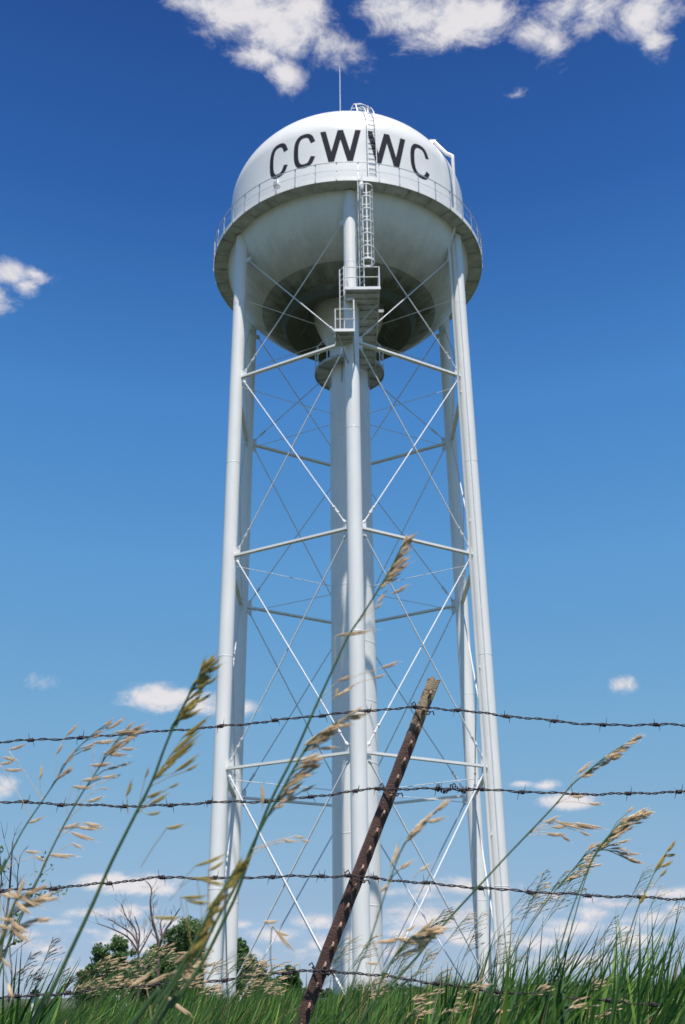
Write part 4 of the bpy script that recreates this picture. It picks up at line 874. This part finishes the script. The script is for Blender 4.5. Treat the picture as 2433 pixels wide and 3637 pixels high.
# blades: the sward itself
def top_y(x):      # height the dense sward reaches in the photo, by column
    return np.interp(x, [-400, 0, 230, 420, 700, 900, 1150, 1300, 1500, 1800, 2100, 2433, 2900], [3570, 3568, 3550, 3530, 3500, 3490, 3500, 3480, 3470, 3480, 3470, 3440, 3440])
def top_y2(x):     # and the tallest single blades
    return np.interp(x, [-400, 0, 90, 150, 260, 420, 700, 900, 1150, 1400, 1600, 1680, 1760, 1900, 2050, 2250, 2433, 2900], [3450, 3410, 3330, 3390, 3500, 3500, 3450, 3460, 3420, 3420, 3370, 3260, 3250, 3240, 3270, 3190, 3240, 3260])
def blades(name, n, Y0, Y1, seed, ms, wid=(.0035, .009), lean=(.1, .55), short=.55, label='', ty_f=None, clumps=None, tw_=1.1):
    g = np.random.default_rng(seed); Y = Y0+(Y1-Y0)*g.random(n)**1.0; hw = .42*Y+(1.5 if not ty_f else .5); X = g.uniform(-1, 1, n)*hw
    if clumps:
        ci = g.integers(0, len(clumps), n); cy_ = np.array([c[1] for c in clumps])[ci]; Y = cy_+g.normal(size=n)*.06; X = np.array([(c[0]-PW/2)/F*.905*c[1] for c in clumps])[ci]+g.normal(size=n)*.045
    # column in the photo of each root at eye level
    xpix = PW/2+F*(X/(Y*.905)); ty = (ty_f or top_y)(xpix)+22*np.sin(xpix*.021+seed)+14*np.sin(xpix*.057+Y*3)
    zt = np.array([at(a_, b_, c_)[2] for a_, b_, c_ in zip(xpix, ty, Y)])
    H = np.clip((zt-GZ), .3, 1.35); H = H*(short+(1-short)*g.random(n)**.9); H = np.maximum(H, .45)
    ln = g.uniform(*lean, n)*H; ya = g.normal(size=n)*.18*H
    K = 7; t = np.linspace(0, 1, K)
    bend = g.uniform(1.4, 3.0, n)
    cx = X[:, None]-ln[:, None]*.5+ln[:, None]*t[None]**bend[:, None]+0*t; cy = Y[:, None]+ya[:, None]*t[None]**2; cz = GZ+H[:, None]*(t[None]-.10*(ln/H)[:, None]*t[None]**3)
    w = g.uniform(*wid, n)[:, None]*np.array([.7, 1, 1, .9, .7, .42, .03])[None]
    th_ = g.uniform(-tw_, tw_, n)[:, None]+.5*t[None]
    dx, dy = np.cos(th_)*w/2, np.sin(th_)*w/2
    A = np.stack([cx-dx, cy-dy, cz], -1); B = np.stack([cx+dx, cy+dy, cz], -1)
    V = np.stack([A, B], 2).reshape(n, 2*K, 3); V = V.reshape(-1, 3)
    base = (np.arange(n)*2*K)[:, None]; F_ = []
    for k in range(K-1): F_.append(np.concatenate([base+2*k, base+2*k+1, base+2*k+3, base+2*k+2], 1))
    Fa = np.stack(F_, 1).reshape(-1, 4)
    me = bpy.data.meshes.new(name); me.vertices.add(len(V)); me.vertices.foreach_set('co', V.ravel()); me.loops.add(Fa.size); me.loops.foreach_set('vertex_index', Fa.ravel().astype(np.int32))
    me.polygons.add(len(Fa)); me.polygons.foreach_set('loop_start', np.arange(0, Fa.size, 4, dtype=np.int32)); me.polygons.foreach_set('loop_total', np.full(len(Fa), 4, np.int32))
    for q in ms: me.materials.append(q)
    mi = np.repeat(g.choice(len(ms), n, p=[.50, .40, .10][:len(ms)] if len(ms) == 3 else None), K-1); me.polygons.foreach_set('material_index', mi.astype(np.int32)); me.polygons.foreach_set('use_smooth', [True]*len(Fa))
    me.update(); me.validate(); o = bpy.data.objects.new(name, me); col.objects.link(o); tag(o, label, 'grass', kind='stuff'); return o
blades('tall_grass', 9200, 1.85, 3.3, 1, [m_blade, m_blade2, m_dry], label='tall green grass blades leaning right under the wires', short=.62)
blades('tall_grass', 13500, 3.2, 7.5, 2, [m_blade, m_blade2, m_dry], wid=(.005, .011), lean=(.1, .45), label='dense green grass behind the fence', short=.72)
blades('tall_blades', 520, 2.0, 4.4, 4, [m_blade, m_blade2, m_dry], wid=(.007, .019), lean=(.2, .75), label='single tall broad grass blades standing above the sward against the sky', short=.88, ty_f=top_y2)
_c = random.Random(5)
CLUMPS = [(_c.uniform(1560, 2480), _c.uniform(2.3, 3.6)) for _ in range(34)]+[(_c.uniform(40, 260), _c.uniform(2.4, 3.4)) for _ in range(6)]+[(_c.uniform(820, 1560), _c.uniform(2.4, 3.6)) for _ in range(12)]
blades('tall_blades', 560, 2.3, 3.6, 8, [m_blade, m_blade2], wid=(.010, .023), lean=(.0, .42), tw_=.45, label='clumps of broad green grass blades rising above the sward at the right', short=.78, ty_f=top_y2, clumps=CLUMPS)
blades('tall_blades', 480, 2.3, 5.5, 6, [m_blade, m_blade2, m_dry], wid=(.0025, .006), lean=(.2, .9), label='thin wiry grass blades rising above the sward', short=.82, ty_f=top_y2)
blades('meadow_grass', 18500, 7.5, 30, 3, [m_blade, m_blade2, m_dry], wid=(.012, .03), lean=(.05, .3), label='meadow grass running back to the foot of the tower', short=.7)
